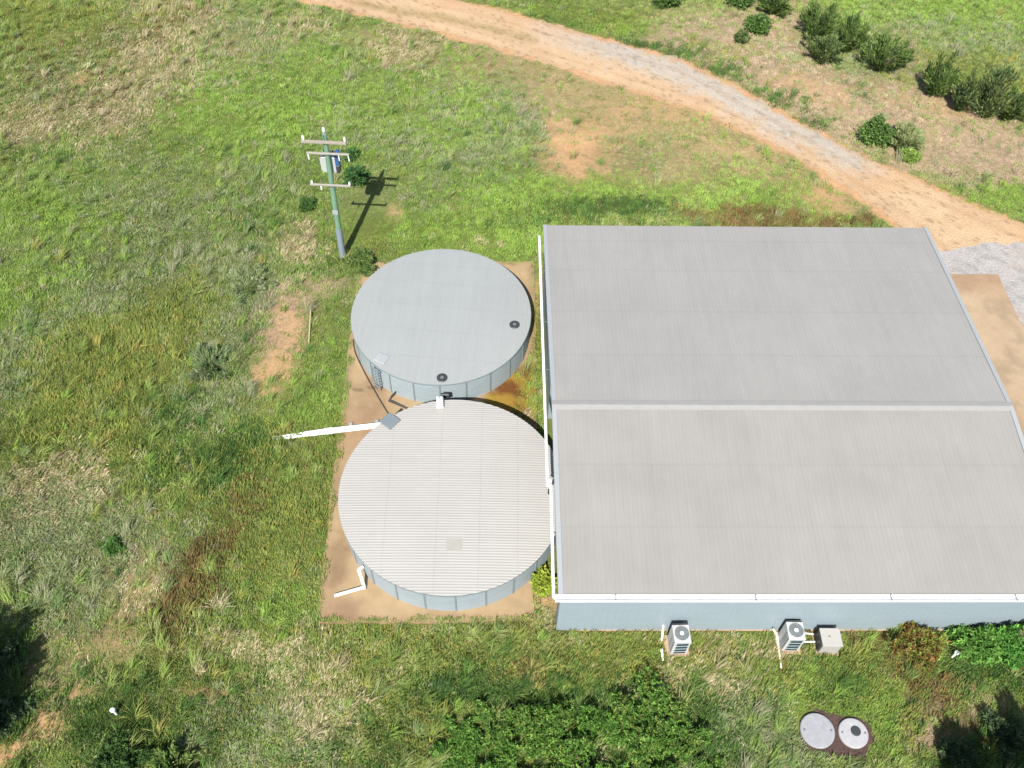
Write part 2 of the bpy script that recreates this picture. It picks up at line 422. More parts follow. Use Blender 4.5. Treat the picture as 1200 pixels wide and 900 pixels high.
P_('dirt', (98, 87, 14, 7, 3.0), (330, 410, 24, 45, 2.3), (312, 445, 18, 18, 2.8), (345, 370, 26, 26, 2.2), (660, 165, 38, 24, 3.0), (690, 185, 32, 24, 2.6), (460, 255, 12, 10, 2.4), (40, 855, 26, 20, 2.8), (8, 890, 20, 16, 2.8), (75, 828, 22, 9, 1.8), (235, 830, 36, 9, 2.4),
   (180, 655, 18, 60, .8), (150, 720, 22, 40, 1.1), (115, 770, 26, 24, 1.2), (780, 130, 90, 18, 1.6), (880, 180, 60, 16, 1.5), (960, 225, 40, 14, 1.8), (1000, 240, 30, 14, 1.8), (1000, 118, 90, 14, 1.6), (1080, 165, 60, 25, 1.2), (830, 75, 90, 8, 1.0), (960, 100, 60, 20, 1.6), (1140, 128, 60, 12, 2.4), (705, 735, 14, 20, 1.6), (980, 735, 60, 8, 1.6), (640, 715, 8, 18, 2.0), (730, 150, 50, 20, 1.5), (1100, 215, 40, 8, .8), (635, 340, 6, 30, 2.4), (530, 30, 60, 6, 1))
P_('lilac', (1150, 830, 60, 30, 1.0), (330, 385, 40, 50, 1.8), (380, 330, 30, 16, 1.6), (820, 40, 70, 30, 2.6), (900, 70, 60, 35, 2.4), (960, 125, 70, 40, 2.3), (1060, 130, 60, 30, 2.2), (1130, 170, 90, 35, 2.8), (1190, 190, 50, 25, 2.4), (1070, 80, 25, 40, 2.0), (1110, 870, 60, 30, 2.2), (1080, 840, 40, 20, 1.4), (630, 130, 30, 30, 1.6), (1000, 740, 60, 12, 1.4), (830, 770, 40, 14, 1.0), (160, 680, 50, 60, .9), (570, 60, 60, 20, 1.0), (1050, 800, 40, 15, 1.0), (780, 870, 20, 20, .6), (920, 20, 40, 20, 1.6), (340, 340, 40, 20, 1.4))
P_('dark', (15, 800, 30, 60, 2.0), (1150, 870, 70, 30, 1.6), (660, 822, 160, 14, 2.2), (540, 830, 40, 30, 1.6), (715, 885, 40, 30, 3.0), (830, 860, 30, 40, 1.4), (210, 485, 40, 35, 1.5), (270, 540, 50, 35, 1.5), (700, 243, 60, 8, 2.6), (760, 240, 50, 8, 2.4), (620, 255, 70, 8, 1.0), (240, 800, 40, 30, 1.2), (140, 860, 70, 30, 2.0), (100, 810, 40, 20, .9), (420, 870, 60, 40, 1.3), (650, 800, 110, 20, 1.0), (850, 880, 60, 30, 1.2), (740, 52, 60, 7, 2.6), (800, 66, 40, 8, 2.6), (850, 88, 40, 9, 2.6), (900, 118, 40, 9, 2.4), (950, 145, 30, 8, 1.6), (640, 22, 50, 6, 1.6), (1150, 770, 60, 20, 1.6), (1010, 810, 60, 30, 1.2), (135, 640, 14, 12, 2.0), (20, 400, 25, 20, .8), (290, 260, 40, 20, .7), (400, 300, 20, 14, 1.2))  # lower corners and thicket hollow: shade put into the grass colour
P_('sparse', (700, 120, 110, 40, 2.0), (820, 170, 90, 40, 2.0), (900, 205, 70, 20, 1.8), (640, 90, 80, 30, 1.6), (760, 200, 80, 25, 1.3), (110, 720, 70, 70, 1.1), (180, 640, 40, 70, .8), (60, 790, 70, 40, 1.2), (1000, 160, 60, 30, 1.0), (880, 60, 80, 40, 1.0), (560, 75, 80, 20, 1.2), (450, 40, 70, 12, 1.1), (1030, 240, 40, 20, 1.6), (1160, 235, 60, 20, .8))
P_('vivid', (150, 220, 120, 50, .5), (250, 540, 100, 50, .4), (350, 600, 50, 70, .5), (120, 460, 80, 50, .4), (330, 120, 90, 60, 1.5), (500, 130, 110, 60, 1.5), (30, 250, 70, 40, 1.4), (40, 350, 70, 45, 2.2), (600, 225, 90, 25, 2.2), (800, 222, 130, 16, 2.4), (480, 270, 80, 25, 1.6), (590, 290, 60, 20, 2.2), (960, 800, 70, 40, 1.6), (1045, 830, 30, 30, 2.2), (930, 850, 30, 30, 1.4), (1130, 20, 90, 30, 1.2), (1160, 235, 70, 18, 2.4), (1090, 5, 90, 20, 1.0), (360, 480, 40, 35, 1.2), (385, 440, 20, 60, 1.4), (620, 430, 20, 40, 2.0), (740, 30, 80, 14, 1.3), (300, 700, 60, 40, .9), (630, 15, 60, 10, 1.2), (700, 780, 60, 20, .8), (350, 170, 60, 50, 1.0), (250, 120, 40, 60, 1.2), (100, 260, 60, 30, 1.2))
P_('moss', (603, 465, 22, 24, 4.5), (628, 455, 8, 40, 3.0))


def class_weights(x, y):
    wx = x + 2.6 * (fbm(x, y, 5, 3) - .5) + 1.0 * (fbm(x, y, 1.2, 4) - .5)
    wy = y + 2.6 * (fbm(x, y, 5, 5) - .5) + 1.0 * (fbm(x, y, 1.2, 6) - .5)
    W = np.zeros((len(CL),) + np.shape(x), np.float32)
    W[CI['green']] = .8; W[CI['greygreen']] = .22; W[CI['olive']] = .28; W[CI['straw']] = .12; W[CI['vivid']] = .34; W[CI['dark']] = .2
    W[CI['sparse']] = .08; W[CI['lilac']] = .06
    for c, u, v, a, b, s in B:
        p = G(u, v); sx, sy = scale_at(u, v)
        rx, ry = max(a / sx, .35), max(b / sy, .35)
        q = ((wx - p[0]) / rx) ** 2 + ((wy - p[1]) / ry) ** 2
        W[CI[c]] += s * (.75 if c in ('straw', 'greygreen') else .9) * np.exp(-q * .9)
    for i in range(len(CL)):
        W[i] *= .45 + 1.3 * fbm(x, y, 2.2, 30 + i, 3)
    rd = seg_dist(x, y, ROAD_POLY, True); inside = in_poly(x, y, ROAD_POLY)
    e = np.where(inside, 1, np.clip(1 - (rd + 1.0 * (fbm(x, y, 1.0, 61) - .5)) / .45, 0, 1))
    W *= (1 - .9 * e)[None]; W[CI['dirt']] += 4 * e
    W[CI['sparse']] += 6 * np.clip(1 - seg_dist(x, y, MED) / .9, 0, 1)
    W = W ** 1.9
    return W / W.sum(0)


XI = np.arange(-46, 46.01, .25); YI = np.arange(4, 84.01, .25)
far = np.array([2, 5, 10, 20, 40, 80, 160, 320, 640, 1200, 2400.])
gx = np.r_[-46 - far[::-1], XI, 46 + far]; gy = np.r_[4 - far[::-1], YI, 84 + far]
GX, GY = np.meshgrid(gx, gy)
Wg = class_weights(GX, GY)
SOIL = np.array([alb(*SPEC[c][0], k=1.95) for c in CL])
gcol = np.tensordot(Wg, SOIL, axes=([0], [0]))


def relief(x, y):
    a, b = shed_local(x, y)
    dx = np.maximum(np.maximum(-13.5 - a, a - 28), 0); dy = np.maximum(np.maximum(-3 - b, b - 26), 0)
    m = np.clip(np.hypot(dx, dy) / 4, 0, 1)
    m = m * np.clip((np.hypot(x - G(978, 858)[0], y - G(978, 858)[1]) - 2.6) / 2.5, 0, 1)
    r = np.where(in_poly(x, y, ROAD_POLY), 0, seg_dist(x, y, ROAD_POLY, True))
    g = np.where(in_poly(x, y, GRAVEL_POLY), 0, seg_dist(x, y, GRAVEL_POLY, True))
    m = m * np.clip((r - .6) / 3, 0, 1) * np.clip((g - .6) / 3, 0, 1)
    return m * (.5 * (fbm(x, y, 6, 71, 3) - .45) + .22 * (fbm(x, y, 1.4, 72, 3) - .5)) - .0


GZ = relief(GX, GY)
ny_, nx_ = GX.shape
idx = np.arange(nx_ * ny_).reshape(ny_, nx_)
Fq = np.stack([idx[:-1, :-1], idx[:-1, 1:], idx[1:, 1:], idx[1:, :-1]], -1).reshape(-1, 4)
# tonal variety of the soil itself
gv = .82 + .36 * fbm(GX, GY, .9, 81)
g_ob = np_mesh('ground', np.stack([GX, GY, GZ], -1).reshape(-1, 3), Fq, (gcol * gv[..., None]).reshape(-1, 3), M['ground'], smooth=True)
tag(g_ob, 'rough paddock soil with thatch and bare orange patches', 'ground', kind='structure')

# ------------------------------------------------------------------ road, gravel, slabs
def sheet(name, poly, z, step, colfn, material, thick=0.0):
    """flat sheet filling a polygon: a clipped grid, its border cells snapped on to the outline"""
    P = np.asarray(poly)
    x0, y0 = P.min(0); x1, y1 = P.max(0)
    import bmesh
    bm = bmesh.new()
    vs = [bm.verts.new((p[0], p[1], z)) for p in P]
    f = bm.faces.new(vs); f.normal_update()
    if f.normal.z < 0: f.normal_flip()
    for ax, lo, hi in ((0, x0, x1), (1, y0, y1)):
        q = lo + step
        while q < hi:
            nrm = (1, 0, 0) if ax == 0 else (0, 1, 0); pc = (q, 0, 0) if ax == 0 else (0, q, 0)
            bmesh.ops.bisect_plane(bm, geom=bm.verts[:] + bm.edges[:] + bm.faces[:], plane_co=pc, plane_no=nrm)
            q += step
    if thick:
        ed = [e for e in bm.edges if e.is_boundary]
        r = bmesh.ops.extrude_edge_only(bm, edges=ed)
        for v in r['geom']:
            if isinstance(v, bmesh.types.BMVert): v.co.z -= thick
    me = bpy.data.meshes.new(name); bm.normal_update(); bm.to_mesh(me); bm.free()
    V = np.array([v.co[:] for v in me.vertices])
    a = me.attributes.new('col', 'FLOAT_COLOR', 'POINT'); c4 = np.ones((len(V), 4), np.float32); c4[:, :3] = colfn(V[:, 0], V[:, 1]); a.data.foreach_set('color', c4.ravel())
    me.materials.append(material)
    o = bpy.data.objects.new(name, me); COL.objects.link(o); return o


def road_col(x, y):
    nz = fbm(x, y, 2.2, 95); nf = fbm(x, y, .5, 96, 3); ns = vnoise(x, y, .16, 97)
    gd = seg_dist(x, y, GRV)
    gw = np.clip(1.5 - gd / 1.65 + 1.5 * (nz - .5) + 1.2 * (nf - .5), 0, 1)
    xe, xs = G(1005, 186)[0], G(640, 34)[0]
    gw = gw * np.clip(1 - (x - xe) / 2.0 + 1.5 * (nf - .5), 0, 1) * np.clip(.35 + (x - xs) / 7, 0, 1)
    c = 1.10 * alb(230, 197, 158)[None] * (.78 + .2 * nz + .26 * nf)[:, None]
    rd_ = np.clip((fbm(x, y, 3.2, 98) - .5) * 4, 0, 1)[:, None] * .4
    c = c * (1 - rd_) + rd_ * 1.05 * alb(224, 178, 134)[None]
    gcol_ = 1.0 * alb(220, 208, 192)[None] * (.78 + .26 * nf + .2 * ns)[:, None]
    c = c * (1 - gw[:, None]) + gw[:, None] * gcol_
    for RT, o_ in ((ROAD_NEAR, 1.1), (ROAD_FAR, 1.15)):
        k = np.exp(-((seg_dist(x, y, RT) - o_ - .35 * (nz - .5)) / .17) ** 2)[:, None] * (.30 * np.clip(.3 + 1.4 * nf, 0, 1))[:, None]
        c = c * (1 - k) + k * alb(196, 152, 112)[None]
    md = np.clip(1 - seg_dist(x, y, MED) / .8 + 1.6 * (nf - .5), 0, 1)[:, None] * .7
    c = c * (1 - md) + md * alb(176, 156, 104)[None]
    # worn edge blends into the soil beside it
    e = np.clip(.7 - seg_dist(x, y, ROAD_POLY, True) / .7 + 1.8 * (nf - .5), 0, 1)[:, None] * .8
    c = c * (1 - e) + e * 1.0 * alb(220, 180, 140)[None]
    return c * (1 - .3 * (ns > .8)[:, None])


def gravel_col(x, y):
    n1 = fbm(x, y, 2.0, 101); n2 = fbm(x, y, .35, 102)
    c = alb(214, 208, 204)[None] * (.86 + .28 * n2)[:, None]
    e = np.clip((n1 - .58) * 5, 0, 1)[:, None] * .5
    c = c * (1 - e) + e * alb(214, 182, 148)[None]
    dk = (n2 > .66)[:, None] * .25
    return c * (1 - dk)


def slab_col(x, y):
    n1 = fbm(x, y, 3.0, 111); n2 = fbm(x, y, .7, 112)
    c = .97 * alb(210, 182, 142)[None] * (.84 + .24 * n2)[:, None]
    k = np.clip((n1 - .46) * 4, 0, 1)[:, None] * .5
    c = c * (1 - k) + k * alb(172, 136, 106)[None]
    n3 = fbm(x, y, 1.3, 117); k = np.clip((n3 - .55) * 6, 0, 1)[:, None] * .35
    c = c * (1 - k) + k * alb(150, 122, 98)[None]
    e_ = np.clip(1 - seg_dist(x, y, SLAB_POLY, True) / .45 + 1.6 * (n2 - .55), 0, 1)[:, None] * .45
    c = c * (1 - e_) + e_ * alb(150, 118, 86)[None]
    # rusty damp silt left between the two tanks, and rain-washed soil at the edge of the pad
    p = G(603, 463)
    q = ((x - p[0]) / 1.5) ** 2 + ((y - p[1]) / 1.7) ** 2
    m = np.clip(1.5 - q + 2.2 * (fbm(x, y, .8, 113) - .5), 0, 1)[:, None]
    mm = np.clip((fbm(x, y, .5, 114) - .42) * 5, 0, 1)[:, None]
    mc = alb(126, 82, 44)[None] * mm + alb(176, 142, 62)[None] * (1 - mm)
    c = c * (1 - m) + m * mc
    # the pour joint across the pad
    j0, j1 = G(398, 462)[:2], G(440, 455)[:2]
    L = j1 - j0; L /= np.linalg.norm(L); dd = np.abs((x - j0[0]) * -L[1] + (y - j0[1]) * L[0])
    c = c * np.where((dd < .07) & (x < -3.5), .55, 1)[:, None]
    # damp stain beside the lower tank
    p = G(398, 650); q = ((x - p[0]) / .55) ** 2 + ((y - p[1]) / 1.7) ** 2
    s = np.clip(1.2 - q + 1.4 * (fbm(x, y, .6, 115) - .5), 0, 1)[:, None] * .42
    c = c * (1 - s) + s * alb(120, 88, 66)[None]
    return c


def apron_col(x, y):
    n1 = fbm(x, y, 2.6, 121); n2 = fbm(x, y, .8, 122)
    c = alb(212, 186, 154)[None] * (.9 + .2 * n2)[:, None]
    c = c * (1 - .2 * (np.clip((fbm(x, y, .9, 123) - .52) * 6, 0, 1))[:, None])
    k = np.clip((n1 - .46) * 4, 0, 1)[:, None] * .5
    return c * (1 - k) + k * alb(184, 148, 116)[None]


def jag(P, amp, step, seed):
    P = np.vstack([P, P[:1]]); L = np.hypot(*np.diff(P, axis=0).T).sum()
    Q = resample(P, int(L / step))[:-1]
    return Q + amp * np.stack([fbm(Q[:, 0], Q[:, 1], .7, seed) - .5, fbm(Q[:, 0], Q[:, 1], .7, seed + 1) - .5], -1)


GRV = poly_world([(480, -6), (560, 12), (640, 34), (700, 50), (740, 62), (790, 78), (850, 104), (900, 130), (950, 157), (1000, 182)])
tag(sheet('dirt_road', jag(ROAD_POLY, 1.2, .3, 90), .014, .22, road_col, M['road']), 'orange dirt road with a pale gravel track curving past the shed', 'road', kind='structure')
tag(sheet('gravel_yard', jag(GRAVEL_POLY, .9, .35, 131), .034, .35, gravel_col, M['road']), 'pale grey gravel yard beyond the concrete apron', 'gravel', kind='structure')
tag(sheet('concrete_pad', jag(SLAB_POLY, .26, .25, 133), .09, .18, slab_col, M['slab'], .3), 'stained tan concrete pad under the two round tanks', 'concrete pad', kind='structure')
tag(sheet('concrete_apron', APRON_POLY, .12, .3, apron_col, M['slab'], .3), 'tan concrete apron along the right wall of the shed', 'concrete apron', kind='structure')

# ------------------------------------------------------------------ grass
SEPT1, SEPT2 = G(957, 857), G(999, 860)


def grass_allowed(x, y):
    a, b = shed_local(x, y)
    ok = ~((a > -.02) & (a < SW) & (b > -.05) & (b < SD))
    for T in (T1, T2): ok &= np.hypot(x - T[0], y - T[1]) > T[2] + .12
    ins = in_poly(x, y, SLAB_POLY); ed = seg_dist(x, y, SLAB_POLY, True)
    fringe = ed < .75 * np.clip(fbm(x, y, .8, 140) - .28, 0, 1) + .05
    right = (x > G(606, 420)[0] - .1) & (y < G(600, 392)[1]) & (y > G(600, 500)[1])
    ok &= ~ins | fringe | right
    ok &= ~in_poly(x, y, APRON_POLY)
    joint = (seg_dist(x, y, APRON_POLY[:3]) < .11) & (fbm(x, y, .6, 145) > .36)
    ri = in_poly(x, y, ROAD_POLY); rd = seg_dist(x, y, ROAD_POLY, True)
    med = seg_dist(x, y, MED) < .55 * fbm(x, y, 1.0, 141) + .1
    ok &= ~ri | (rd < .9 * np.clip(fbm(x, y, .9, 142) - .32, 0, 1)) | med
    gi = in_poly(x, y, GRAVEL_POLY); gd = seg_dist(x, y, GRAVEL_POLY, True)
    ok &= ~gi | (gd < .5 * np.clip(fbm(x, y, .9, 143) - .35, 0, 1)) | joint
    for p, r in ((SEPT1, .86), (SEPT2, .74)): ok &= np.hypot(x - p[0], y - p[1]) > r
    pm = (SEPT1 + SEPT2) / 2 + np.array([.12, -.12, 0])
    ok &= np.hypot((x - pm[0]) / 1.5, (y - pm[1] + .05) / .95) > .62 + .55 * fbm(x, y, .5, 144)
    for p in (G(792.5, 757.5), G(922.5, 754), G(966.5, 756.5)): ok &= ~((np.abs(x - p[0]) < .52) & (np.abs(y - p[1]) < .5))
    return ok


def grass_points(n):
    """random points over the site in view and a margin round it, nearer ground a little denser"""
    y = 3 + 78 * rng.random(n) ** 1.25
    half = 22 + (y - 9) * .36 + 6
    x = (rng.random(n) * 2 - 1) * half + .3
    return x, y


NC = 225000
cx, cy = grass_points(NC)
ok = grass_allowed(cx, cy); cx, cy = cx[ok], cy[ok]
# class by nearest map cell
ix = np.clip(np.searchsorted(gx, cx), 0, nx_ - 1); iy = np.clip(np.searchsorted(gy, cy), 0, ny_ - 1)
Pm = Wg[:, iy, ix]
Pm = Pm ** 1.15; Pm /= Pm.sum(0)
cls = (np.cumsum(Pm, 0) < rng.random(len(cx))[None]).sum(0).clip(0, len(CL) - 1)
dens = np.array([SPEC[c][3] for c in CL])
gap = fbm(cx, cy, 1.1, 150)
keep = rng.random(len(cx)) < dens[cls] * np.clip(.35 + 1.5 * gap, 0, 1)
cx, cy, cls, gap = cx[keep], cy[keep], cls[keep], gap[keep]
nc = len(cx)
hmod = (.25 + .75 * fbm(cx, cy, 2.4, 151) + 1.5 * np.clip(fbm(cx, cy, .75, 155, 3) - .38, 0, 1)) * (.75 + .5 * rng.random(nc)) * .6
hgt = np.array([SPEC[c][2] for c in CL])[cls] * hmod
# keep the verge of pads and walls short
edge = np.minimum.reduce([seg_dist(cx, cy, SLAB_POLY, True), seg_dist(cx, cy, APRON_POLY, True), np.where(in_poly(cx, cy, ROAD_POLY), 0, seg_dist(cx, cy, ROAD_POLY, True))])
hgt *= np.clip(.6 + edge / 1.2, .6, 1)
sp_ = G(428, 248); hgt *= np.clip(np.hypot((cx - sp_[0]) / 2.6, (cy - sp_[1]) / 4.2) ** 2, .2, 1)
lean = np.array([SPEC[c][4] for c in CL])[cls]
wind = math.radians(38) + 2.2 * (fbm(cx, cy, 7, 152) - .5) + .8 * (fbm(cx, cy, 1.0, 153) - .5)
NB = 17
nb = nc * NB
ci = np.repeat(np.arange(nc), NB)
spread = .13 + .16 * (hgt[ci] / .4)
ang = rng.random(nb) * 2 * PI; rr = np.sqrt(rng.random(nb)) * spread
bx = cx[ci] + rr * np.cos(ang); by = cy[ci] + rr * np.sin(ang)
okb = grass_allowed(bx, by)
ci, bx, by, ang = ci[okb], bx[okb], by[okb], ang[okb]; nb = len(ci)
dirn = np.where(rng.random(nb) < np.where(lean[ci] > 1, .85, .45), wind[ci] + rng.normal(0, .3, nb), ang)
Lb = hgt[ci] * (.7 + .7 * rng.random(nb))
le = lean[ci] * (.55 + .6 * rng.random(nb)); le = np.clip(le, .15, 1.42)
wd = (.008 + .010 * rng.random(nb)) * (.75 + .5 * np.clip(hgt[ci] / .3, .4, 1.5))
dx, dy = np.cos(dirn), np.sin(dirn)
bz = relief(bx, by) - .01
onslab = in_poly(bx, by, SLAB_POLY); bz = np.where(onslab, .085, bz)
hx, hz = np.sin(le), np.cos(le)
mx_, mz_ = np.sin(le * .7), np.cos(le * .7)
px_, py_ = -dy, dx
V = np.zeros((nb, 4, 3), np.float32)
V[:, 0] = np.stack([bx, by, bz], -1)
mid = V[:, 0] + np.stack([dx * mx_, dy * mx_, mz_], -1) * (Lb * .5)[:, None]
side = np.stack([px_, py_, np.zeros(nb)], -1) * wd[:, None]
tw = rng.normal(0, .5, nb); side[:, 2] += tw * wd
V[:, 1] = mid + side; V[:, 3] = mid - side
V[:, 2] = mid + np.stack([dx * np.sin(le * 1.15), dy * np.sin(le * 1.15), np.cos(le * 1.15)], -1) * (Lb * .5)[:, None]
V[:, 2, 2] = np.maximum(V[:, 2, 2], bz + .02)
PAL = np.zeros((len(CL), 5, 3)); 
for i, k in enumerate(CL):
    pl = SPEC[k][1]
    for j in range(5):
        q_ = alb(*pl[j % len(pl)], k=KG); PAL[i, j] = (q_ * .86 + .14 * (q_ @ np.array([.3, .6, .1]))) * np.array([1.05, 1.0, .95])
tone_c = rng.integers(0, 5, nc)
pick = np.where(rng.random(nb) < .74, tone_c[ci], rng.integers(0, 5, nb))
bc = PAL[cls[ci], pick] * (.86 + .28 * rng.random(nb))[:, None] * (.76 + .3 * fbm(cx, cy, 3.2, 154) + .34 * fbm(cx, cy, .7, 156, 2))[ci][:, None]
bc = bc.astype(np.float32)
# larger wind-combed tussocks standing out of the sward
nt_ = 6000; KT = 40
tx, ty = grass_points(nt_)
okt = grass_allowed(tx, ty) & (fbm(tx, ty, 4.0, 160) > .44)
okt &= np.minimum.reduce([seg_dist(tx, ty, SLAB_POLY, True), seg_dist(tx, ty, APRON_POLY, True), np.where(in_poly(tx, ty, ROAD_POLY), 0, seg_dist(tx, ty, ROAD_POLY, True))]) > .5
okt &= np.hypot((tx - sp_[0]) / 2.8, (ty - sp_[1]) / 4.4) > 1
for p_ in (SEPT1, SEPT2): okt &= np.hypot(tx - p_[0], ty - p_[1]) > 1.5
tx, ty = tx[okt], ty[okt]
jx = np.clip(np.searchsorted(gx, tx), 0, nx_ - 1); jy = np.clip(np.searchsorted(gy, ty), 0, ny_ - 1)
Pt = Wg[:, jy, jx].copy()
for k_ in ('dirt', 'moss', 'sparse', 'lilac'): Pt[CI[k_]] *= .35
u_ = rng.random(len(tx)); keep = u_ < Pt.sum(0) ** 2
tx, ty, Pt = tx[keep], ty[keep], Pt[:, keep]; Pt = Pt / Pt.sum(0)
tcls = (np.cumsum(Pt, 0) < rng.random(len(tx))[None]).sum(0).clip(0, len(CL) - 1)
ntus = len(tx); th = (.32 + .5 * rng.random(ntus)) * np.where(np.isin(tcls, [CI['vivid'], CI['sparse'], CI['lilac']]), .7, 1)
twd = math.radians(38) + 2.0 * (fbm(tx, ty, 8, 152) - .5) + rng.normal(0, .35, ntus)
ti = np.repeat(np.arange(ntus), KT); m2 = len(ti)
a_ = rng.random(m2) * 2 * PI; r_ = np.sqrt(rng.random(m2)) * (.10 + .16 * th[ti])
bx2, by2 = tx[ti] + r_ * np.cos(a_), ty[ti] + r_ * np.sin(a_)
d2 = np.where(rng.random(m2) < .75, twd[ti] + rng.normal(0, .35, m2), a_)
L2 = th[ti] * (.7 + .7 * rng.random(m2)); le2 = np.clip(.45 + .75 * rng.random(m2), .2, 1.25)
w2 = .007 + .007 * rng.random(m2)
z2 = relief(bx2, by2) - .01
V2 = np.zeros((m2, 4, 3), np.float32); V2[:, 0] = np.stack([bx2, by2, z2], -1)
mid2 = V2[:, 0] + np.stack([np.cos(d2) * np.sin(le2 * .6), np.sin(d2) * np.sin(le2 * .6), np.cos(le2 * .6)], -1) * (L2 * .55)[:, None]
sd2 = np.stack([-np.sin(d2), np.cos(d2), rng.normal(0, .5, m2)], -1) * w2[:, None]
V2[:, 1] = mid2 + sd2; V2[:, 3] = mid2 - sd2
le3 = np.clip(le2 * 1.35, 0, 1.6)
V2[:, 2] = mid2 + np.stack([np.cos(d2) * np.sin(le3), np.sin(d2) * np.sin(le3), np.cos(le3)], -1) * (L2 * .55)[:, None]
tt = rng.integers(0, 5, ntus)
bc2 = PAL[tcls[ti], np.where(rng.random(m2) < .7, tt[ti], rng.integers(0, 5, m2))] * (.8 + .4 * rng.random(m2))[:, None]
V = np.concatenate([V, V2]); bc = np.concatenate([bc, bc2.astype(np.float32)])
clsb = np.concatenate([cls[ci], tcls[ti]]); nb = len(V)
FI = np.arange(nb * 4, dtype=np.int32).reshape(nb, 4)
dry = np.isin(clsb, [CI['straw'], CI['lilac'], CI['greygreen'], CI['sparse'], CI['dirt']])
weed = np.isin(clsb, [CI['rust'], CI['olive'], CI['moss']])
for nm, mask, lab, ct in (('green_grass', ~dry & ~weed, 'bright green paddock grass around the tanks and shed', 'grass'),
                          ('dry_grass', dry, 'straw coloured dry grass and grey seed heads through the paddock', 'dry grass'),
                          ('weeds', weed, 'olive and rusty brown weeds growing through the paddock', 'weeds')):
    k = np.nonzero(mask)[0]
    o = np_mesh(nm, V[k].reshape(-1, 3), FI[:len(k)], np.repeat(bc[k], 4, 0), M['blade'])
    tag(o, lab, ct, kind='stuff')
print('blades', nb)

# ------------------------------------------------------------------ shrubs and trees
def shrub(name, label, cat, base, width, height, cols, style='leafy', n=None, group=None, seed=0, trunk=True, leaf=.10, depth=None, gaps=.35):
    r = np.random.default_rng(seed + 500)
    base = np.array([base[0], base[1], float(relief(np.array(base[0]), np.array(base[1])))])
    root = empty(name, base, r.random() * 6.28 * 0, label, cat, group)
    rx_, ry_ = width / 2, (depth or width) / 2
    nl = n or int(1500 * max(.4, width * height / 4))
    nl = min(nl, 26000)
    # branches: lean outwards, tips spread over an uneven crown
    nbch = int(14 + (5 if style == 'feather' else 10) * width) if style != 'spray' else int(5 + 2.5 * width)
    tips = []; tb = MB()
    for i in range(nbch):
        a = r.random() * 2 * PI; q = math.sqrt(r.random())
        hz = height * (.55 + .45 * r.random()) * (1 - .42 * q ** 2)
        q2 = q * (.8 + .4 * r.random())
        tip = np.array([rx_ * q2 * math.cos(a), ry_ * q2 * math.sin(a), hz])
        tips.append(tip)
        if trunk and i < 12:
            md_ = tip * np.array([.4, .4, .55])
            tb.tube([(.03 * math.cos(a), .03 * math.sin(a), -.05), md_, tip * .92], [.016 * height + .01, .010 * height + .005, .004 * height + .002], 6)
    tips = np.array(tips)
    if style == 'feather': tips[:, 2] *= r.uniform(.6, 1.25, nbch)
    lobe = r.integers(0, nbch, nl); t = r.random(nl) ** .6
    start = np.array([0, 0, height * (.10 if style != 'feather' else .02)])
    ctr = start + (tips[lobe] - start) * t[:, None]
    rad = (.16 + .13 * r.random(nbch))[lobe] * (width + height) / 2 * (.45 + .75 * (1 - np.abs(t - .6))) * (.46 if style == 'feather' else .95 if style == 'spray' else 1)
    g = r.normal(0, 1, (nl, 3)); g /= np.linalg.norm(g, axis=1)[:, None]
    P = ctr + g * (rad * r.random(nl) ** .5)[:, None] * np.array([1, 1, .8])
    P[:, 2] = np.maximum(P[:, 2], .03)
    out = P - np.array([0, 0, height * .3]); out /= np.linalg.norm(out, axis=1)[:, None] + 1e-6
    dr = out * .8 + r.normal(0, .55, (nl, 3))
    if style == 'spray':
        K = 9; ncl = nl // K
        cl = np.repeat(np.arange(ncl), K); nl = len(cl)
        lobe = lobe[:ncl][cl]; P = (P[:ncl][cl]); o2 = out[:ncl][cl]
        dr = o2 * .55 + r.normal(0, .75, (nl, 3)); dr[:, 2] += .25
        ll = leaf * 1.5 * (.6 + .8 * r.random(nl)); lw = leaf * .24 * (.7 + .6 * r.random(nl))
    elif style == 'feather':
        dr = (tips[lobe] - start); dr /= np.linalg.norm(dr, axis=1)[:, None]; dr = dr + r.normal(0, .35, (nl, 3)); dr[:, 2] += .25
        ll = leaf * 1.9 * (.6 + .8 * r.random(nl)); lw = leaf * .22 * (.7 + .6 * r.random(nl))
    else:
        dr[:, 2] += .15
        ll = leaf * (.7 + .8 * r.random(nl)); lw = leaf * .33 * (.7 + .6 * r.random(nl))
    dr /= np.linalg.norm(dr, axis=1)[:, None]
    sd = np.cross(dr, r.normal(0, 1, (nl, 3)) + np.array([0, 0, 1.2])); sd /= np.linalg.norm(sd, axis=1)[:, None] + 1e-6
    VV = np.zeros((nl, 4, 3), np.float32)
    VV[:, 0] = P; m_ = P + dr * (ll * .5)[:, None]
    VV[:, 1] = m_ + sd * lw[:, None]; VV[:, 3] = m_ - sd * lw[:, None]; VV[:, 2] = P + dr * ll[:, None] - np.array([0, 0, .02])
    pal = np.array([alb(*c_, k=KG) for c_ in cols])
    ltone = r.integers(0, len(cols), nbch)
    if style == 'spray':
        ct_ = r.integers(0, len(cols), nl // 9); lobe2 = np.repeat(ct_, 9)
        cc = pal[np.where(r.random(nl) < .75, lobe2, r.integers(0, len(cols), nl))] * (np.repeat(.6 + .7 * r.random(nl // 9), 9) * (.85 + .3 * r.random(nl)))[:, None]
    else: cc = pal[np.where(r.random(nl) < .55, ltone[lobe], r.integers(0, len(cols), nl))] * (.75 + .5 * r.random(nl))[:, None]
    np_mesh('crown', VV.reshape(-1, 3), np.arange(nl * 4, dtype=np.int32).reshape(nl, 4), np.repeat(cc, 4, 0), M['leaf'], root)
    if trunk: tb.build('trunk', M['bark'], root)
    return root


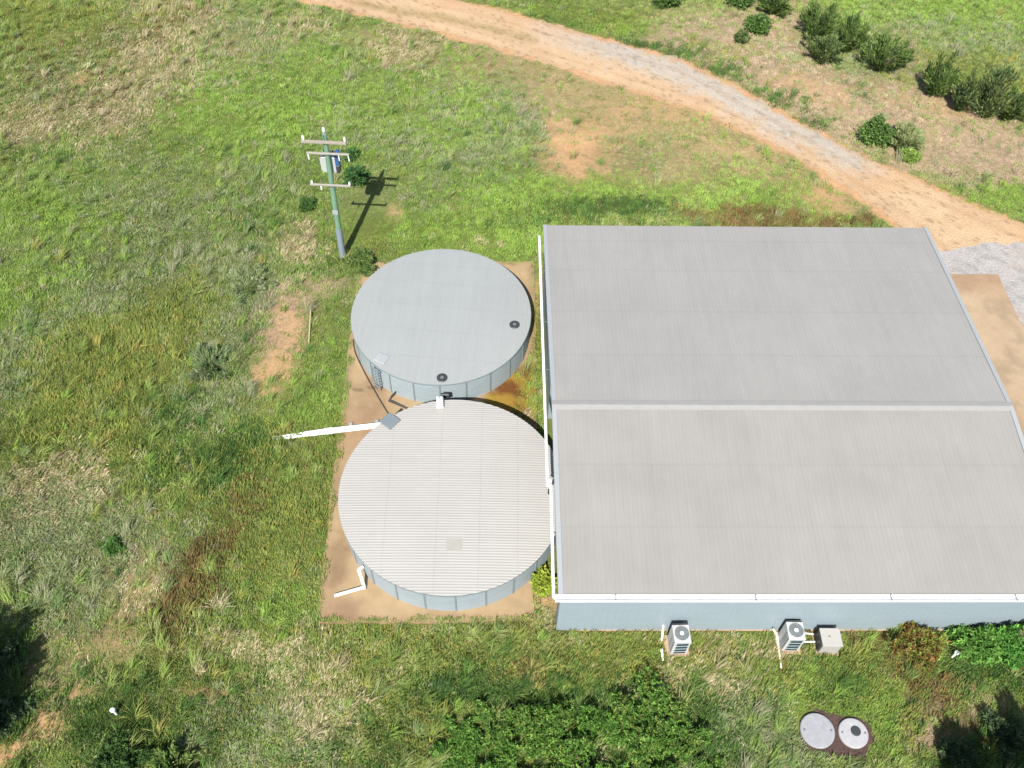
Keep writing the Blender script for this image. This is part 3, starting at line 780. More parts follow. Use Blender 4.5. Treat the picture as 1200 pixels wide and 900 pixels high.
WATTLE = [(92, 114, 62), (78, 100, 56), (108, 130, 70), (70, 90, 52), (124, 142, 78)]
PINE = [(86, 104, 66), (74, 92, 60), (104, 120, 72), (128, 138, 84)]
LEAFY = [(82, 112, 58), (98, 128, 66), (72, 98, 52), (112, 140, 76)]
THICK = [(92, 136, 58), (114, 154, 68), (74, 108, 52), (132, 166, 84), (82, 118, 56)]
def at(u, v): return G(u, v)[:2]
GRP = 'young trees on the slope beyond the road'
for i, (u, v, wpx, hm, pal, st, lab, nm, ct) in enumerate([
    (955, 56, 52, 2.9, WATTLE, 'feather', 'tallest spreading feathery sapling of the clump beyond the road, cut by the top edge', 'sapling_tree', 'tree'),
    (962, 78, 48, 1.7, PINE, 'feather', 'low grey-green sapling at the front left of the feathery clump', 'sapling_tree', 'tree'),
    (993, 66, 34, 2.4, WATTLE, 'feather', 'narrow dark sapling at the right of the feathery clump', 'sapling_tree', 'tree'),
    (1030, 95, 56, 2.6, WATTLE, 'feather', 'broad round sapling standing alone between the two tree clumps', 'sapling_tree', 'tree'),
    (1092, 120, 38, 2.7, WATTLE, 'feather', 'leftmost sapling of the dark row at the right edge', 'sapling_tree', 'tree'),
    (1122, 136, 26, 3.0, PINE, 'feather', 'thin upright sapling second in the dark row', 'sapling_tree', 'tree'),
    (1152, 146, 44, 3.9, PINE, 'feather', 'tallest sapling in the middle of the dark row at right', 'sapling_tree', 'tree'),
    (1178, 146, 34, 2.4, WATTLE, 'feather', 'short yellowish sapling in the dark row, right of the tallest', 'sapling_tree', 'tree'),
    (1200, 148, 34, 2.9, PINE, 'feather', 'dark sapling of the row cut by the right edge', 'sapling_tree', 'tree'),
    (1022, 173, 34, 1.9, LEAFY, 'leafy', 'bright leafy bush close to the gravel track, below the lone sapling', 'leafy_bush', 'bush'),
    (1056, 178, 38, 1.5, [(140, 152, 100), (122, 142, 88), (156, 160, 116)], 'feather', 'pale wispy shrub beside the bright leafy bush by the track', 'wispy_shrub', 'shrub'),
    (1064, 191, 20, .7, [(122, 148, 74), (134, 158, 80)], 'leafy', 'small lime green plant in front of the wispy shrub', 'leafy_plant', 'plant'),
    (779, 14, 30, 2.2, LEAFY, 'leafy', 'leafy bush cut by the top edge, above the pale gravel bend', 'leafy_bush', 'bush'),
    (866, 11, 28, 1.6, LEAFY, 'leafy', 'dark bush at the top edge, left of the two near the feathery clump', 'leafy_bush', 'bush'),
    (906, 22, 34, 2.2, WATTLE, 'feather', 'round sapling at the top edge just left of the feathery clump', 'sapling_tree', 'tree'),
    (886, 42, 28, 1.4, LEAFY, 'leafy', 'blue-green leafy bush alone on the bare slope under the top edge', 'leafy_bush', 'bush'),
    (867, 52, 15, .8, PINE, 'leafy', 'tiny dark shrub at the foot of the blue-green leafy bush', 'small_shrub', 'shrub'),
]):
    sx, sy = scale_at(u, v)
    shrub(nm, lab, ct, at(u, v - wpx * .18), wpx / sx * (1.0 if st == 'feather' else .95), hm, pal, st, n=5000 if st == 'feather' else 3600, seed=i, leaf=.17 if st == 'feather' else .17, group=GRP)

GT = 'bushes of the thicket at the bottom edge'
for i, (u, v, wpx, hm, lab) in enumerate([
    (540, 852, 62, .7, 'low leafy bush at the left tip of the bottom thicket'),
    (586, 834, 58, .9, 'leafy bush in the back row of the bottom thicket, second from its left tip'),
    (640, 838, 74, 1.2, 'leafy bush in the middle of the back row of the bottom thicket'),
    (700, 832, 62, 1.2, 'leafy bush in the back row of the thicket, just left of its highest bush'),
    (752, 830, 74, 1.4, 'highest leafy bush of the bottom thicket, nearest the lone condenser'),
    (796, 850, 60, 1.1, 'leafy bush at the right tip of the bottom thicket, beside pale straw'),
    (592, 884, 72, 1.0, 'leafy bush at the bottom edge, front left of the thicket'),
    (655, 890, 74, 1.5, 'leafy bush in the front row of the thicket, left of its dark hollow'),
    (768, 884, 70, 1.3, 'leafy bush in the front row of the thicket, right of its dark hollow'),
    (716, 918, 60, .9, 'leafy bush at the bottom edge below the dark hollow'),
    (822, 894, 44, .7, 'small leafy bush at the bottom edge, front right end of the thicket'),
]):
    sx, sy = scale_at(u, v)
    shrub('thicket_bush', lab, 'bush', at(u, v + 20), wpx / sx * 1.15, hm * .95, [THICK, THICK + [(120, 128, 70)], THICK + [(146, 162, 86), (104, 124, 60)]][i % 3], 'spray', n=int(190 * wpx + 3000), seed=60 + i, leaf=.085, group=GT)

for i, (u, v, wpx, hm, pal, st, lab, nm, ct) in enumerate([
    (1062, 768, 62, 1.5, [(140, 120, 70), (116, 132, 62), (150, 104, 66), (104, 92, 56), (136, 152, 72)], 'spray', 'rusty brown and green bush against the shed wall, right of the cream cabinet', 'weedy_bush', 'bush'),
    (1138, 768, 74, 1.4, [(104, 148, 70), (124, 166, 82), (86, 128, 60)], 'spray', 'low spreading green bush against the shed wall near the right edge', 'leafy_bush', 'bush'),
    (1182, 770, 48, 1.7, [(92, 146, 66), (110, 160, 76), (78, 124, 58)], 'spray', 'taller rich green bush by the shed wall, beside the brown one at the right edge', 'leafy_bush', 'bush'),
    (1206, 764, 44, 2.3, [(132, 116, 104), (150, 132, 112), (104, 104, 70), (122, 140, 70)], 'spray', 'brownish twiggy bush cut by the right edge at the shed wall', 'twiggy_bush', 'bush'),
    (635, 691, 26, .9, [(150, 166, 66), (130, 150, 58), (164, 172, 78)], 'leafy', 'yellow-green leafy bush squeezed between the lower tank and shed corner', 'leafy_bush', 'bush'),
    (424, 318, 40, .9, [(96, 124, 66), (84, 110, 60), (128, 142, 84)], 'spray', 'dark green bush at the foot of the power pole beside the upper tank', 'low_bush', 'bush'),
    (418, 217, 26, .9, [(66, 98, 58), (78, 112, 62)], 'leafy', 'dark green shrub right of the power pole, in the shadow of its arms', 'low_shrub', 'shrub'),
    (413, 188, 18, .6, [(74, 106, 60), (88, 120, 66)], 'leafy', 'small green shrub up the slope, right of the transformer', 'low_shrub', 'shrub'),
    (360, 246, 20, .5, [(72, 102, 56), (84, 112, 60)], 'leafy', 'small dark shrub left of the power pole', 'low_shrub', 'shrub'),
    (292, 345, 56, .5, [(128, 142, 100), (112, 128, 84), (146, 154, 118)], 'feather', 'greyish wiry bush on the slope left of the fallen timber stake', 'wiry_bush', 'bush'),
    (248, 440, 60, .55, [(118, 134, 92), (102, 122, 80), (140, 150, 112)], 'feather', 'grey-green wiry bush beside the yellow weeds in the left paddock', 'wiry_bush', 'bush'),
    (135, 645, 20, .4, [(82, 116, 62), (94, 128, 68)], 'leafy', 'tiny dark green plant alone in the dull grass at lower left', 'leafy_plant', 'plant'),
    (145, 905, 64, 1.3, [(72, 100, 56), (86, 114, 62), (64, 88, 50)], 'spray', 'dark green bush at the bottom edge, left of the frame below the white cap', 'leafy_bush', 'bush'),
    (200, 912, 50, 1.1, [(92, 122, 62), (116, 134, 76)], 'feather', 'shaggy green bush at the bottom edge, right of the dark one below the white cap', 'shaggy_bush', 'bush'),
]):
    sx, sy = scale_at(u, v)
    shrub(nm, lab, ct, at(u, v - wpx * .15), wpx / sx, hm, pal, st, n=int((1200 + 60 * wpx) * (1.4 if st == 'spray' else 1)), seed=100 + i, leaf=.15 if st == 'leafy' else .14 if st == 'feather' else .12)

SHADEP = [(70, 92, 62), (84, 104, 70), (60, 80, 56), (104, 116, 84)]  # shrubs added with dark leaf colours to deepen the corner shade
for i, (u, v, wpx, hm, lab) in enumerate([
    (10, 772, 46, .9, 'shrub darkened to deepen the corner shadow at the left edge, the upper of two'),
    (14, 838, 52, .9, 'shrub darkened to deepen the corner shadow at the left edge, the lower of two'),
    (1118, 884, 44, .9, 'twiggy shrub darkened to deepen the shade at the bottom right, nearest the concrete lids'),
    (1172, 868, 56, 1.1, 'twiggy shrub darkened to deepen the shade at the lower right edge'),
]):
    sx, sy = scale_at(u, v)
    shrub('shade_shrub', lab, 'shrub', at(u, v), wpx / sx, hm, SHADEP, 'spray', n=5000, seed=160 + i, leaf=.11, group='shrubs darkened to deepen the corner shadows')

# trees just outside the frame whose shadows fall into its lower corners
def shade_tree(label, tip_uv, h, w_, seed, pal):
    p = G(*tip_uv); L = h * .93 / math.tan(EL)
    b = (p[0] - math.sin(AZ) * L, p[1] - math.cos(AZ) * L)
    return shrub('tall_tree', label, 'tree', b, w_, h, pal, 'feather', n=24000, seed=seed, leaf=.3)
shade_tree('tall dark feathery tree off the lower left corner, casting the corner shadow', (10, 726), 8.8, 4.0, 201, PINE)
shade_tree('feathery tree off the lower right corner casting the rounded shadow there', (1125, 858), 6.5, 2.3, 202, PINE)
shade_tree('broad feathery tree off the lower right corner, nearer the shed', (1185, 838), 7.5, 3.2, 203, PINE)

# ------------------------------------------------------------------ shed
shed = empty('shed', (SX, SY, 0), SYAW, 'large low steel shed with grey ribbed gable roof and blue-grey walls', 'shed')
mw = MB()
WL, WR, WF, WB = .10, SW - .10, .12, SD - .12
for (x0, y0, x1, y1) in ((WL, WF, WR, WF), (WR, WB, WL, WB)):
    # ribbed cladding on the long walls
    nrib = int(abs(x1 - x0) / .3); xs = []
    for i in range(nrib + 1):
        t0 = i / nrib
        for q, dd in ((0, 0), (.62, 0), (.7, .006), (.9, .006)):
            t1 = t0 + q / nrib
            if t1 <= 1: xs.append((x0 + (x1 - x0) * t1, dd))
    sgn = -1 if y0 < 1 else 1
    rows = np.array([[(x, y0 + sgn * dd_, z) for x, dd_ in xs] for z in (0.0, SEAVE - .03)])
    mw.grid(rows, False)
def gable(xx, y0, y1, flip):
    zt = lambda y: SEAVE - .03 + (SRZ - .05 - SEAVE + .03) * (y / SRY if y < SRY else (SD - y) / (SD - SRY))
    ys = [y0] + ([SRY] if y0 < SRY < y1 else []) + [y1]
    n0 = len(mw.v)
    mw.v += [(xx, y0, 0), (xx, y1, 0)] + [(xx, y, zt(y)) for y in reversed(ys)]
    f_ = tuple(range(n0, len(mw.v))); mw.f.append(f_ if not flip else f_[::-1]); mw.sm.append(False)
gable(WR, WF, WB, False)
RC = .66          # the gable wall stands back under the roof to clear the lower tank
gable(WL, WF, .75, True); gable(RC, .75, 11.3, True); gable(WL, 11.3, WB, True)
mw.quad((WL, .75, 0), (RC, .75, 0), (RC, .75, SEAVE + .03), (WL, .75, SEAVE + .03))
zr_ = SEAVE + (SRZ - SEAVE) * (SD - 11.3) / (SD - SRY) - .06
mw.quad((RC, 11.3, 0), (WL, 11.3, 0), (WL, 11.3, zr_), (RC, 11.3, zr_))
mw.build('wall', M['wall'], shed)
mf = MB(); mf.box(.7, SW + .02, .07, SD, -.25, .04); mf.build('footing', M['pad'], shed)


def shed_slope(b0, z0, b1, z1, ribs=.19, amp=.005):
    nr = int(SW / ribs); xs = []
    for i in range(nr):
        for q, dz in ((0, 0), (.42, 0), (.55, 1), (.85, 1)):
            xs.append(((i + q) / nr * SW, dz * amp))
    xs.append((SW, 0))
    rows = []
    for t in np.linspace(0, 1, 9):
        sag = -.012 * math.sin(t * PI * 6) ** 2
        rows.append([(x, b0 + (b1 - b0) * t, z0 + (z1 - z0) * t + dz + sag) for x, dz in xs])
    return MB().grid(np.array(rows), False)


rm1 = roof_mat('shed roof near', .87 * alb(192, 189, 183), 'Y', [2.85, 5.7], lapdark=.05, var=.075, lapw=.05)
rm2 = roof_mat('shed roof far', .93 * alb(192, 190, 185), 'Y', [11.7, 14.6, 17.6, 19.9], lapdark=.06, var=.075, lapw=.05, spots=((4.6, 11.2, .5, .12), (12.5, 14, 2.2, .04)))
shed_slope(0, SEAVE, SRY - .02, SRZ).build('roof', rm1, shed)
shed_slope(SRY + .02, SRZ, SD, SEAVE).build('roof', rm2, shed)
zr = SRZ + .045
m = MB(); m.quad((-.03, SRY, zr), (SW + .03, SRY, zr), (SW + .03, SRY + .24, zr - .018), (-.03, SRY + .24, zr - .018))
m.quad((SW + .03, SRY + .24, zr - .018), (-.03, SRY + .24, zr - .018), (-.03, SRY + .24, zr - .045), (SW + .03, SRY + .24, zr - .045))
m.build('ridge_cap', M['capgrey'], shed)
m = MB(); m.quad((-.03, SRY - .24, zr - .036), (SW + .03, SRY - .24, zr - .036), (SW + .03, SRY, zr), (-.03, SRY, zr))
m.quad((-.03, SRY - .24, zr - .055), (SW + .03, SRY - .24, zr - .055), (SW + .03, SRY - .24, zr - .036), (-.03, SRY - .24, zr - .036))
m.build('ridge_cap', M['cap_sunlit'], shed)
for xx, wdt in ((0, .20), (SW, .2)):
    m = MB(); s = 1 if xx > 5 else -1
    for b0, z0, b1, z1 in ((-.02, SEAVE, SRY, SRZ), (SRY, SRZ, SD + .02, SEAVE)):
        xi, xo = xx - s * .16, xx + s * .04
        m.quad((min(xi, xo), b0, z0 + .03), (max(xi, xo), b0, z0 + .03), (max(xi, xo), b1, z1 + .03), (min(xi, xo), b1, z1 + .03))
        a_, b_ = ((xo, b1, z1 + .03), (xo, b0, z0 + .03)) if s > 0 else ((xo, b0, z0 + .03), (xo, b1, z1 + .03))
        m.quad(a_, b_, (b_[0], b_[1], b_[2] - .2), (a_[0], a_[1], a_[2] - .2))
    m.build('barge_flashing', M['barge'], shed)
# front box gutter: back, sole, lip
def gutter(b_in, b_out, a0, a1, z):
    m = MB(); t = .012; d_ = 1 if b_out > b_in else -1
    lo, hi = min(b_in, b_out), max(b_in, b_out)
    m.box(a0, a1, lo, hi, z - .13, z - .118)
    m.box(a0, a1, *sorted((b_out, b_out - d_ * .03)), z - .1175, z + .012)
    m.box(a0, a1, *sorted((b_in, b_in + d_ * .012)), z - .1175, z)
    m.box(a0, a0 + .012, lo + .031, hi - .031, z - .1175, z); m.box(a1 - .012, a1, lo + .031, hi - .031, z - .1175, z)
    return m
gt = gutter(-.005, -.27, -.16, SW + .1, SEAVE - .05).build('gutter', M['gutter'], shed)
gutter(SD - .18, SD - .02, -.0, SW, SEAVE - .06).build('gutter', M['hatch'], shed)
for px_a in (2.25, 7.85, 13.3, 18.35):
    m = MB(); m.box(px_a - .02, px_a + .02, -.285, -.01, SEAVE - .05, SEAVE - .022); m.build('gutter_bracket', M['midgrey'], gt)
# the white rainwater pipe along the gable end, stepped where it drops into the lower tank
def L3(u, v, z):
    p = G(u, v, z); a, b = shed_local(p[0], p[1]); return (a, b, z)
zp = SEAVE - .14
m = MB()
q0, q1 = L3(632.0, 277, zp), L3(641.6, 562, zp)
m.tube([q0, q1, (q1[0], q1[1] - .1, zp)], .066, 12)
m.tube([(q1[0] + .10, q1[1] - .06, zp - .02), (q1[0] + .02, q1[1] - .3, zp - .02)], .11, 12)
m.build('rain_pipe', M['white'], shed)
m = MB(); q2, q3 = L3(645.6, 568, zp), L3(648.8, 700, zp)
m.tube([q2, q3], .066, 12); m.tube([q3, (q3[0] + .12, -.13, zp + .03)], .07, 12)
m.build('rain_pipe', M['white'], shed)
m = MB(); m.tube([(q2[0] - .08, q2[1] - .25, zp), (q2[0] - .08, q2[1] - .25, zp - .3)], .06, 12); m.build('pipe_outlet', M['dark'], shed)
for bb in (2.2, 5.2, 11.5, 14.5, 18):
    f_ = (bb - q3[1]) / (q0[1] - q3[1]); ax = (q3[0] * (1 - f_) + q0[0] * f_)
    m = MB(); m.box(ax - .09, (RC if .75 < bb < 11.3 else WL) - .003, bb - .02, bb + .02, zp - .105, zp - .086); m.build('pipe_bracket', M['midgrey'], shed)

# ------------------------------------------------------------------ tanks
def tank(T, label, axis, pitch, amp, rmat, wmat, rot, nseam, seam0):
    x, y, R, h = T
    root = empty('water_tank', (x, y, .09), 0, label, 'water tank', 'round steel water tanks beside the shed')
    hh = h - .09
    m = MB(); prof = []
    for i in range(57):
        z = hh * i / 56 * .965
        prof.append((R - .045 + .007 * math.sin(i * PI / 2), z))
    m.lathe(prof, 128, capt=False, capb=False)
    wl = m.build('wall', wmat, root)
    wl.data.polygons.foreach_set('use_smooth', [True] * len(wl.data.polygons))
    m = MB(); m.lathe([(R - .035, hh * .955), (R + .015, hh * .957), (R + .012, hh - .012), (R - .05, hh - .006)], 128, capt=False, capb=False)
    m.build('rim', M['seam'] if axis == 'Y' else M['hatch'], root)
    # roof sheet: ribs run along local axis
    us = np.arange(-R, R + 1e-6, pitch / 4); us[-1] = min(us[-1], R)
    rows = []
    for u in us:
        c_ = math.sqrt(max(0, R * R - u * u)) + (.03 if axis == 'X' else .015)
        v = np.linspace(-c_, c_, 15)
        z = hh + .03 + amp * math.sin(2 * PI * u / pitch) + .12 * (1 - (v * v + u * u) / (R * R))
        rows.append(np.stack([np.full(15, u), v, z] if axis == 'Y' else [v, np.full(15, u), z], -1))
    P = np.array(rows)
    if axis == 'X': P = P[:, ::-1]
    ro = MB().grid(P, True).build('roof', rmat, root); ro.rotation_euler = (0, 0, rot)
    if axis == 'X':
        pass
    sm = None
    for k in range(nseam):
        a = seam0 + 2 * PI * k / nseam
        if sm is None:
            sm = MB().box(-.035, .035, -.02, .02, .0, hh * .95).build('wall_seam', M['seam'], root); s_ = sm
        else:
            s_ = sm.copy(); COL.objects.link(s_); s_.parent = root
        s_.location = ((R - .032) * math.cos(a), (R - .032) * math.sin(a), 0); s_.rotation_euler = (0, 0, a + PI / 2)
    return root, hh


def tloc(T, u, v, z):
    p = G(u, v, z); return p[0] - T[0], p[1] - T[1]


rmA = roof_mat('upper tank roof', alb(190, 194, 193) * .97, 'Y', [-3.1, -1.35, .35, 2.0, 3.4], lapdark=.045, var=.05, lapw=.04)
rmB = roof_mat('lower tank roof', alb(219, 216, 210) * .88, 'X', [-2.9, -.6, 1.3, 3.0], lapdark=.07, var=.045, lapw=.03, metal=0, rough=.6)
a1 = math.atan2(*(np.array(tloc(T1, 486, 455, 1))[::-1]))
t1, h1 = tank(T1, 'upper round steel tank with dull grey lightly ribbed roof and two dark vents', 'Y', .2, .005, rmA, M['tankwall'], math.radians(-4), 22, a1)
a2 = math.atan2(*(np.array(tloc(T2, 534, 710, 1))[::-1]))
t2, h2 = tank(T2, 'lower round steel tank with whitish closely ribbed roof touching the shed', 'X', .13, .009, rmB, M['tankwall2'], math.radians(1.2), 24, a2)
# upper tank fittings
for u, v in ((603, 380), (518, 442)):
    x, y = tloc(T1, u, v, 1.85)
    zz = h1 + .03 + .12 * (1 - (x * x + y * y) / T1[2] ** 2)
    m = MB(); m.lathe([(.27, 0), (.27, .03), (.25, .045), (.16, .055), (.12, .058)], 24, (x, y, zz)); vt = m.build('vent', M['dark'], t1)
    m = MB(); m.lathe([(.09, .059), (.09, .07), (.06, .075)], 16, (x, y, zz)); m.build('vent_cap', M['midgrey'], vt)
x, y = tloc(T1, 446, 421, 1.8)
a = math.atan2(y, x)
m = MB(); m.box(-.28, .28, -.32, .32, 0, .07, .015); hb = m.build('hatch', M['hatchpale'], t1); hb.location = (x * .985, y * .985, h1 + .045); hb.rotation_euler = (0, 0, a + .25)
m = MB(); R = T1[2] + .02
x, y = tloc(T1, 441.5, 430, 1.8); a = math.atan2(y, x)
for s in (-.2, .2): m.box(s - .02, s + .02, -.2, -.16, .05, h1 + .1)
for k in range(7): m.box(-.18, .18, -.205, -.155, .2 + k * .235, .245 + k * .235)
for z in (.5, h1 - .2):
    for s in (-.2, .2): m.box(s - .015, s + .015, -.159, .02, z, z + .03)
ld = m.build('ladder', M['seam'], t1); ld.location = (R * math.cos(a), R * math.sin(a), 0); ld.rotation_euler = (0, 0, a + PI / 2)
m = MB(); p0, p1, p2 = G(459, 464, .35), G(456, 469, .15), G(478, 479, .15)
o_ = np.array([T1[0], T1[1], .09])
m.tube([np.array(G(464, 459, .35)) - o_, p0 - o_, p1 - o_ + np.array([0, 0, .0]), p2 - o_], .045, 10); m.build('outlet_pipe', M['dark'], t1)
# lower tank fittings
o_ = np.array([T2[0], T2[1], .09])
x, y = tloc(T2, 457, 494, 1.8)
m = MB(); m.box(-.36, .36, -.36, .36, 0, .09, .015); hb = m.build('hatch', M['hatch'], t2); hb.location = (x, y, h2 + .06); hb.rotation_euler = (0, 0, math.radians(-38))
m = MB()
for u in (513.2, 517.4):
    q0 = G(u + .5, 477.5, 1.98) - o_; q1 = G(u, 466, 1.98) - o_
    m.tube([q0, q1, q1 + np.array([0, .12, -.25])], .078, 12)
m.build('inlet_pipe', M['white'], t2)
m = MB(); q = G(522, 463.5, 1.5) - o_; m.box(q[0] - .22, q[0] + .18, q[1] - .05, q[1] + .1, q[2] - .2, q[2] + .12, .03); m.build('inlet_bracket', M['dark'], t2)
m = MB()
pA = G(425.5, 664, 1.15) - o_; pB = G(420.5, 667.5, 1.15) - o_; pC = G(427, 688, .24) - o_; pD = G(392, 698, .2) - o_
m.tube([pA, pB], .075, 12); m.tube([pB, pC], .075, 12); m.tube([pC, pD], .075, 12); m.tube([pB - np.array([0, 0, .01]), pB + (pC - pB) * .08], .095, 12)
m.tube([pC + (pB - pC) * .06, pC, pC + (pD - pC) * .06], .092, 12)
m.build('overflow_pipe', M['white'], t2)

q = G(532, 638, 1.9) - o_; zq = h2 + .03 + .12 * (1 - (q[0] ** 2 + q[1] ** 2) / T2[2] ** 2)
m = MB(); m.box(q[0] - .33, q[0] + .33, q[1] - .28, q[1] + .28, zq + .002, zq + .016); m.build('patch_sheet', M['patch'], t2)

# ------------------------------------------------------------------ pipes and hose
pr = empty('drain_pipe', (*G(385, 505)[:2], 0), 0, 'pair of white plastic pipes running from the lower tank into the grass', 'pipe')
o_ = np.array([*G(385, 505)[:2], 0])
for dv in (-1.9, 1.7):
    m = MB(); z = .30
    e0, e1 = G(452, 497.5 + dv * .85, z), G(384, 505.2 + dv, .2)
    e2 = G(319, 514.2 + dv * .7, .0)
    m.tube([e0 - o_, e1 - o_, e2 - o_], [.075, .072, .06], 12); m.tube([e1 - o_ + (e0 - e1) * .08, e1 - o_ - (e0 - e1) * .02], .092, 12)
    m.build('pipe', M['white'], pr)
for t in (.15, .6):
    m = MB()
    q = G(452, 497.5, 0) * (1 - t) + G(384, 505.2, 0) * t - o_
    m.box(q[0] - .08, q[0] + .08, q[1] - .22, q[1] + .22, .05, .222); m.build('support_block', M['concrete'], pr)

def curve_pts(pix, z, n=26):
    P = np.array([G(u, v, z) for u, v in pix]); t = np.linspace(0, 1, len(P)); q = np.linspace(0, 1, n)
    # Catmull-Rom
    out = []
    for s in q:
        i = min(int(s * (len(P) - 1)), len(P) - 2); f = s * (len(P) - 1) - i
        p0, p1, p2, p3 = P[max(i - 1, 0)], P[i], P[i + 1], P[min(i + 2, len(P) - 1)]
        out.append(.5 * ((2 * p1) + (-p0 + p2) * f + (2 * p0 - 5 * p1 + 4 * p2 - p3) * f * f + (-p0 + 3 * p1 - 3 * p2 + p3) * f ** 3))
    return out
m = MB(); m.tube(curve_pts([(414, 398), (416, 412), (423, 428), (434, 449), (446, 470), (457, 488)], .118), .03, 8)
tag(m.build('hose', M['hose']), 'thin black hose lying on the pad between the two tanks', 'hose')
m = MB(); p0, p1 = G(364.2, 362, .34), G(362, 401, .16)
m.tube([p0, p1], [.045, .05], 4)
tag(m.build('timber_stake', M['stake']), 'pale timber stake lying on bare orange soil left of the upper tank', 'stake')

# ------------------------------------------------------------------ condensers
def condenser(loc, rz, label):
    root = empty('air_conditioner', loc, rz, label, 'air conditioner', 'air conditioner outdoor units by the shed wall')
    W_, D_, H_ = .70, .76, 1.45
    m = MB(); m.box(-.52, .5, -.48, .5, 0, .08, .01); m.build('pad', M['pad'], root)
    m = MB(); m.box(-W_ / 2, W_ / 2, -D_ / 2, D_ / 2, .12, H_, .02)
    for sx_ in (-1, 1):
        for sy_ in (-1, 1): m.box(sx_ * .27 - .05, sx_ * .27 + .05, sy_ * .28 - .05, sy_ * .28 + .05, .08, .12)
    m.build('cabinet', M['acwhite'], root)
    # fan: dark well, ring, blades, hub
    m = MB(); m.lathe([(.305, H_ + .002), (.305, H_ + .012)], 40); m.build('fan_well', M['fan'], root)
    m = MB()
    for rr_ in (.10, .15, .2, .25, .3):
        pts = [(rr_ * math.cos(t), rr_ * math.sin(t), H_ + .045) for t in np.linspace(0, 2 * PI, 33)]
        m.tube(pts, .006, 5, False)
    for k in range(16):
        t = k * PI / 8; m.tube([(.08 * math.cos(t), .08 * math.sin(t), H_ + .05), (.31 * math.cos(t), .31 * math.sin(t), H_ + .03)], .006, 5)
    m.build('fan_guard', M['hatch'], root)
    m = MB()
    for k in range(4):
        t = k * PI / 2 + .4
        ax = np.array([math.cos(t), math.sin(t), 0]); tn = np.array([-ax[1], ax[0], 0]); up_ = np.array([0, 0, 1])
        m.quad(ax * .07 - tn * .05 + up_ * (H_ + .016), ax * .28 - tn * .10 + up_ * (H_ + .016), ax * .28 + tn * .08 + up_ * (H_ + .032), ax * .07 + tn * .05 + up_ * (H_ + .032))
    m.build('fan_blade', M['seam'], root)
    m = MB(); m.lathe([(.085, H_ + .02), (.085, H_ + .055), (.06, H_ + .068)], 20); m.build('fan_hub', M['white'], root)
    for nm_, pl in (('coil_panel', 'front'), ('coil_panel', 'left')):
        m = MB(); f2 = MB()
        if pl == 'front':
            m.box(-.24, .27, -D_ / 2 - .006, -D_ / 2 - .001, .2, H_ - .1)
            for z in np.arange(.42, H_ - .12, .3): f2.box(-.25, .28, -D_ / 2 - .022, -D_ / 2 - .007, z, z + .01)
            for x_ in (-.25, .265): f2.box(x_, x_ + .015, -D_ / 2 - .022, -D_ / 2 - .007, .2, H_ - .1)
        else:
            m.box(-W_ / 2 - .006, -W_ / 2 - .001, -.30, -.02, .2, H_ - .1)
            for y_ in (-.24, -.16, -.08): f2.box(-W_ / 2 - .022, -W_ / 2 - .007, y_ - .016, y_ + .016, .2, H_ - .1)
        cp = m.build(nm_, M['coil'], root); f2.build('louvre', M['acwhite'], cp)
    m = MB(); m.box(-W_ / 2 + .02, W_ / 2 - .02, D_ / 2 + .001, D_ / 2 + .07, .25, H_ - .03); m.build('back_coil', M['dark'], root)
    return root


def rz_at(a_): return a_
pA = G(792.5, 757.5, 0); condenser((pA[0], pA[1], 0), math.radians(4), 'white condenser with round top fan, standing alone left along the shed wall')
pB = G(922.5, 754, 0); condenser((pB[0], pB[1], 0), math.radians(1), 'white condenser with round top fan, next to the cream cabinet')
pc = G(966.5, 756.5, 0)
cab = empty('metal_cabinet', (pc[0], pc[1], 0), math.radians(1), 'plain cream metal cabinet right of the second condenser', 'cabinet')
m = MB(); m.box(-.5, .5, -.46, .5, 0, .06, .01); m.build('pad', M['pad'], cab)
m = MB(); m.box(-.40, .40, -.37, .37, .06, .92, .012); m.build('body', M['acgrey'], cab)
m = MB(); m.box(-.43, .43, -.40, .40, .922, .96, .012); ldp = m.build('lid', M['acgrey'], cab)
m = MB(); m.box(-.12, -.03, .0, .05, .961, .985, .005); m.build('latch', M['midgrey'], ldp)
m = MB(); m.box(-.46, -.403, -.3, .3, .15, .85, .01); m.build('louvre', M['dark'], cab)
# pipework at the units
m = MB(); p = G(774.5, 735); q = G(775, 752)
m.tube([(p[0], p[1], .05), (p[0], p[1], .45), (p[0] + .02, p[1] - .1, .5), (q[0], q[1], .12)], .045, 10)
tag(m.build('drain_pipe', M['white']), 'white bent drain pipe against the wall left of the lone condenser', 'pipe')
m = MB(); p = G(775.5, 762, .1); q = G(776.8, 774, .1); m.tube([p, q], .05, 10); m.tube([p + (q - p) * -.1, p + (q - p) * .15], .065, 10)
tag(m.build('drain_pipe', M['white']), 'short white pipe end lying in grass left of the lone condenser', 'pipe')
m = MB(); m.tube([G(906, 737, .5), G(909, 742, .5), G(911, 746, .1), G(913, 764, .12), G(915.5, 783, .06)], .035, 10)
tag(m.build('drain_pipe', M['white']), 'long thin white pipe beside the condenser next to the cabinet', 'pipe')
tag(MB().tube([G(942, 742, .4), G(953, 743, .4)], .03, 8).build('refrigerant_pipe', M['white']), 'short pipe between the second condenser and cream cabinet, nearer the wall', 'pipe')
tag(MB().tube([G(942, 752, .3), G(955, 752, .3)], .03, 8).build('refrigerant_pipe', M['white']), 'short pipe between the second condenser and cream cabinet, away from the wall', 'pipe')

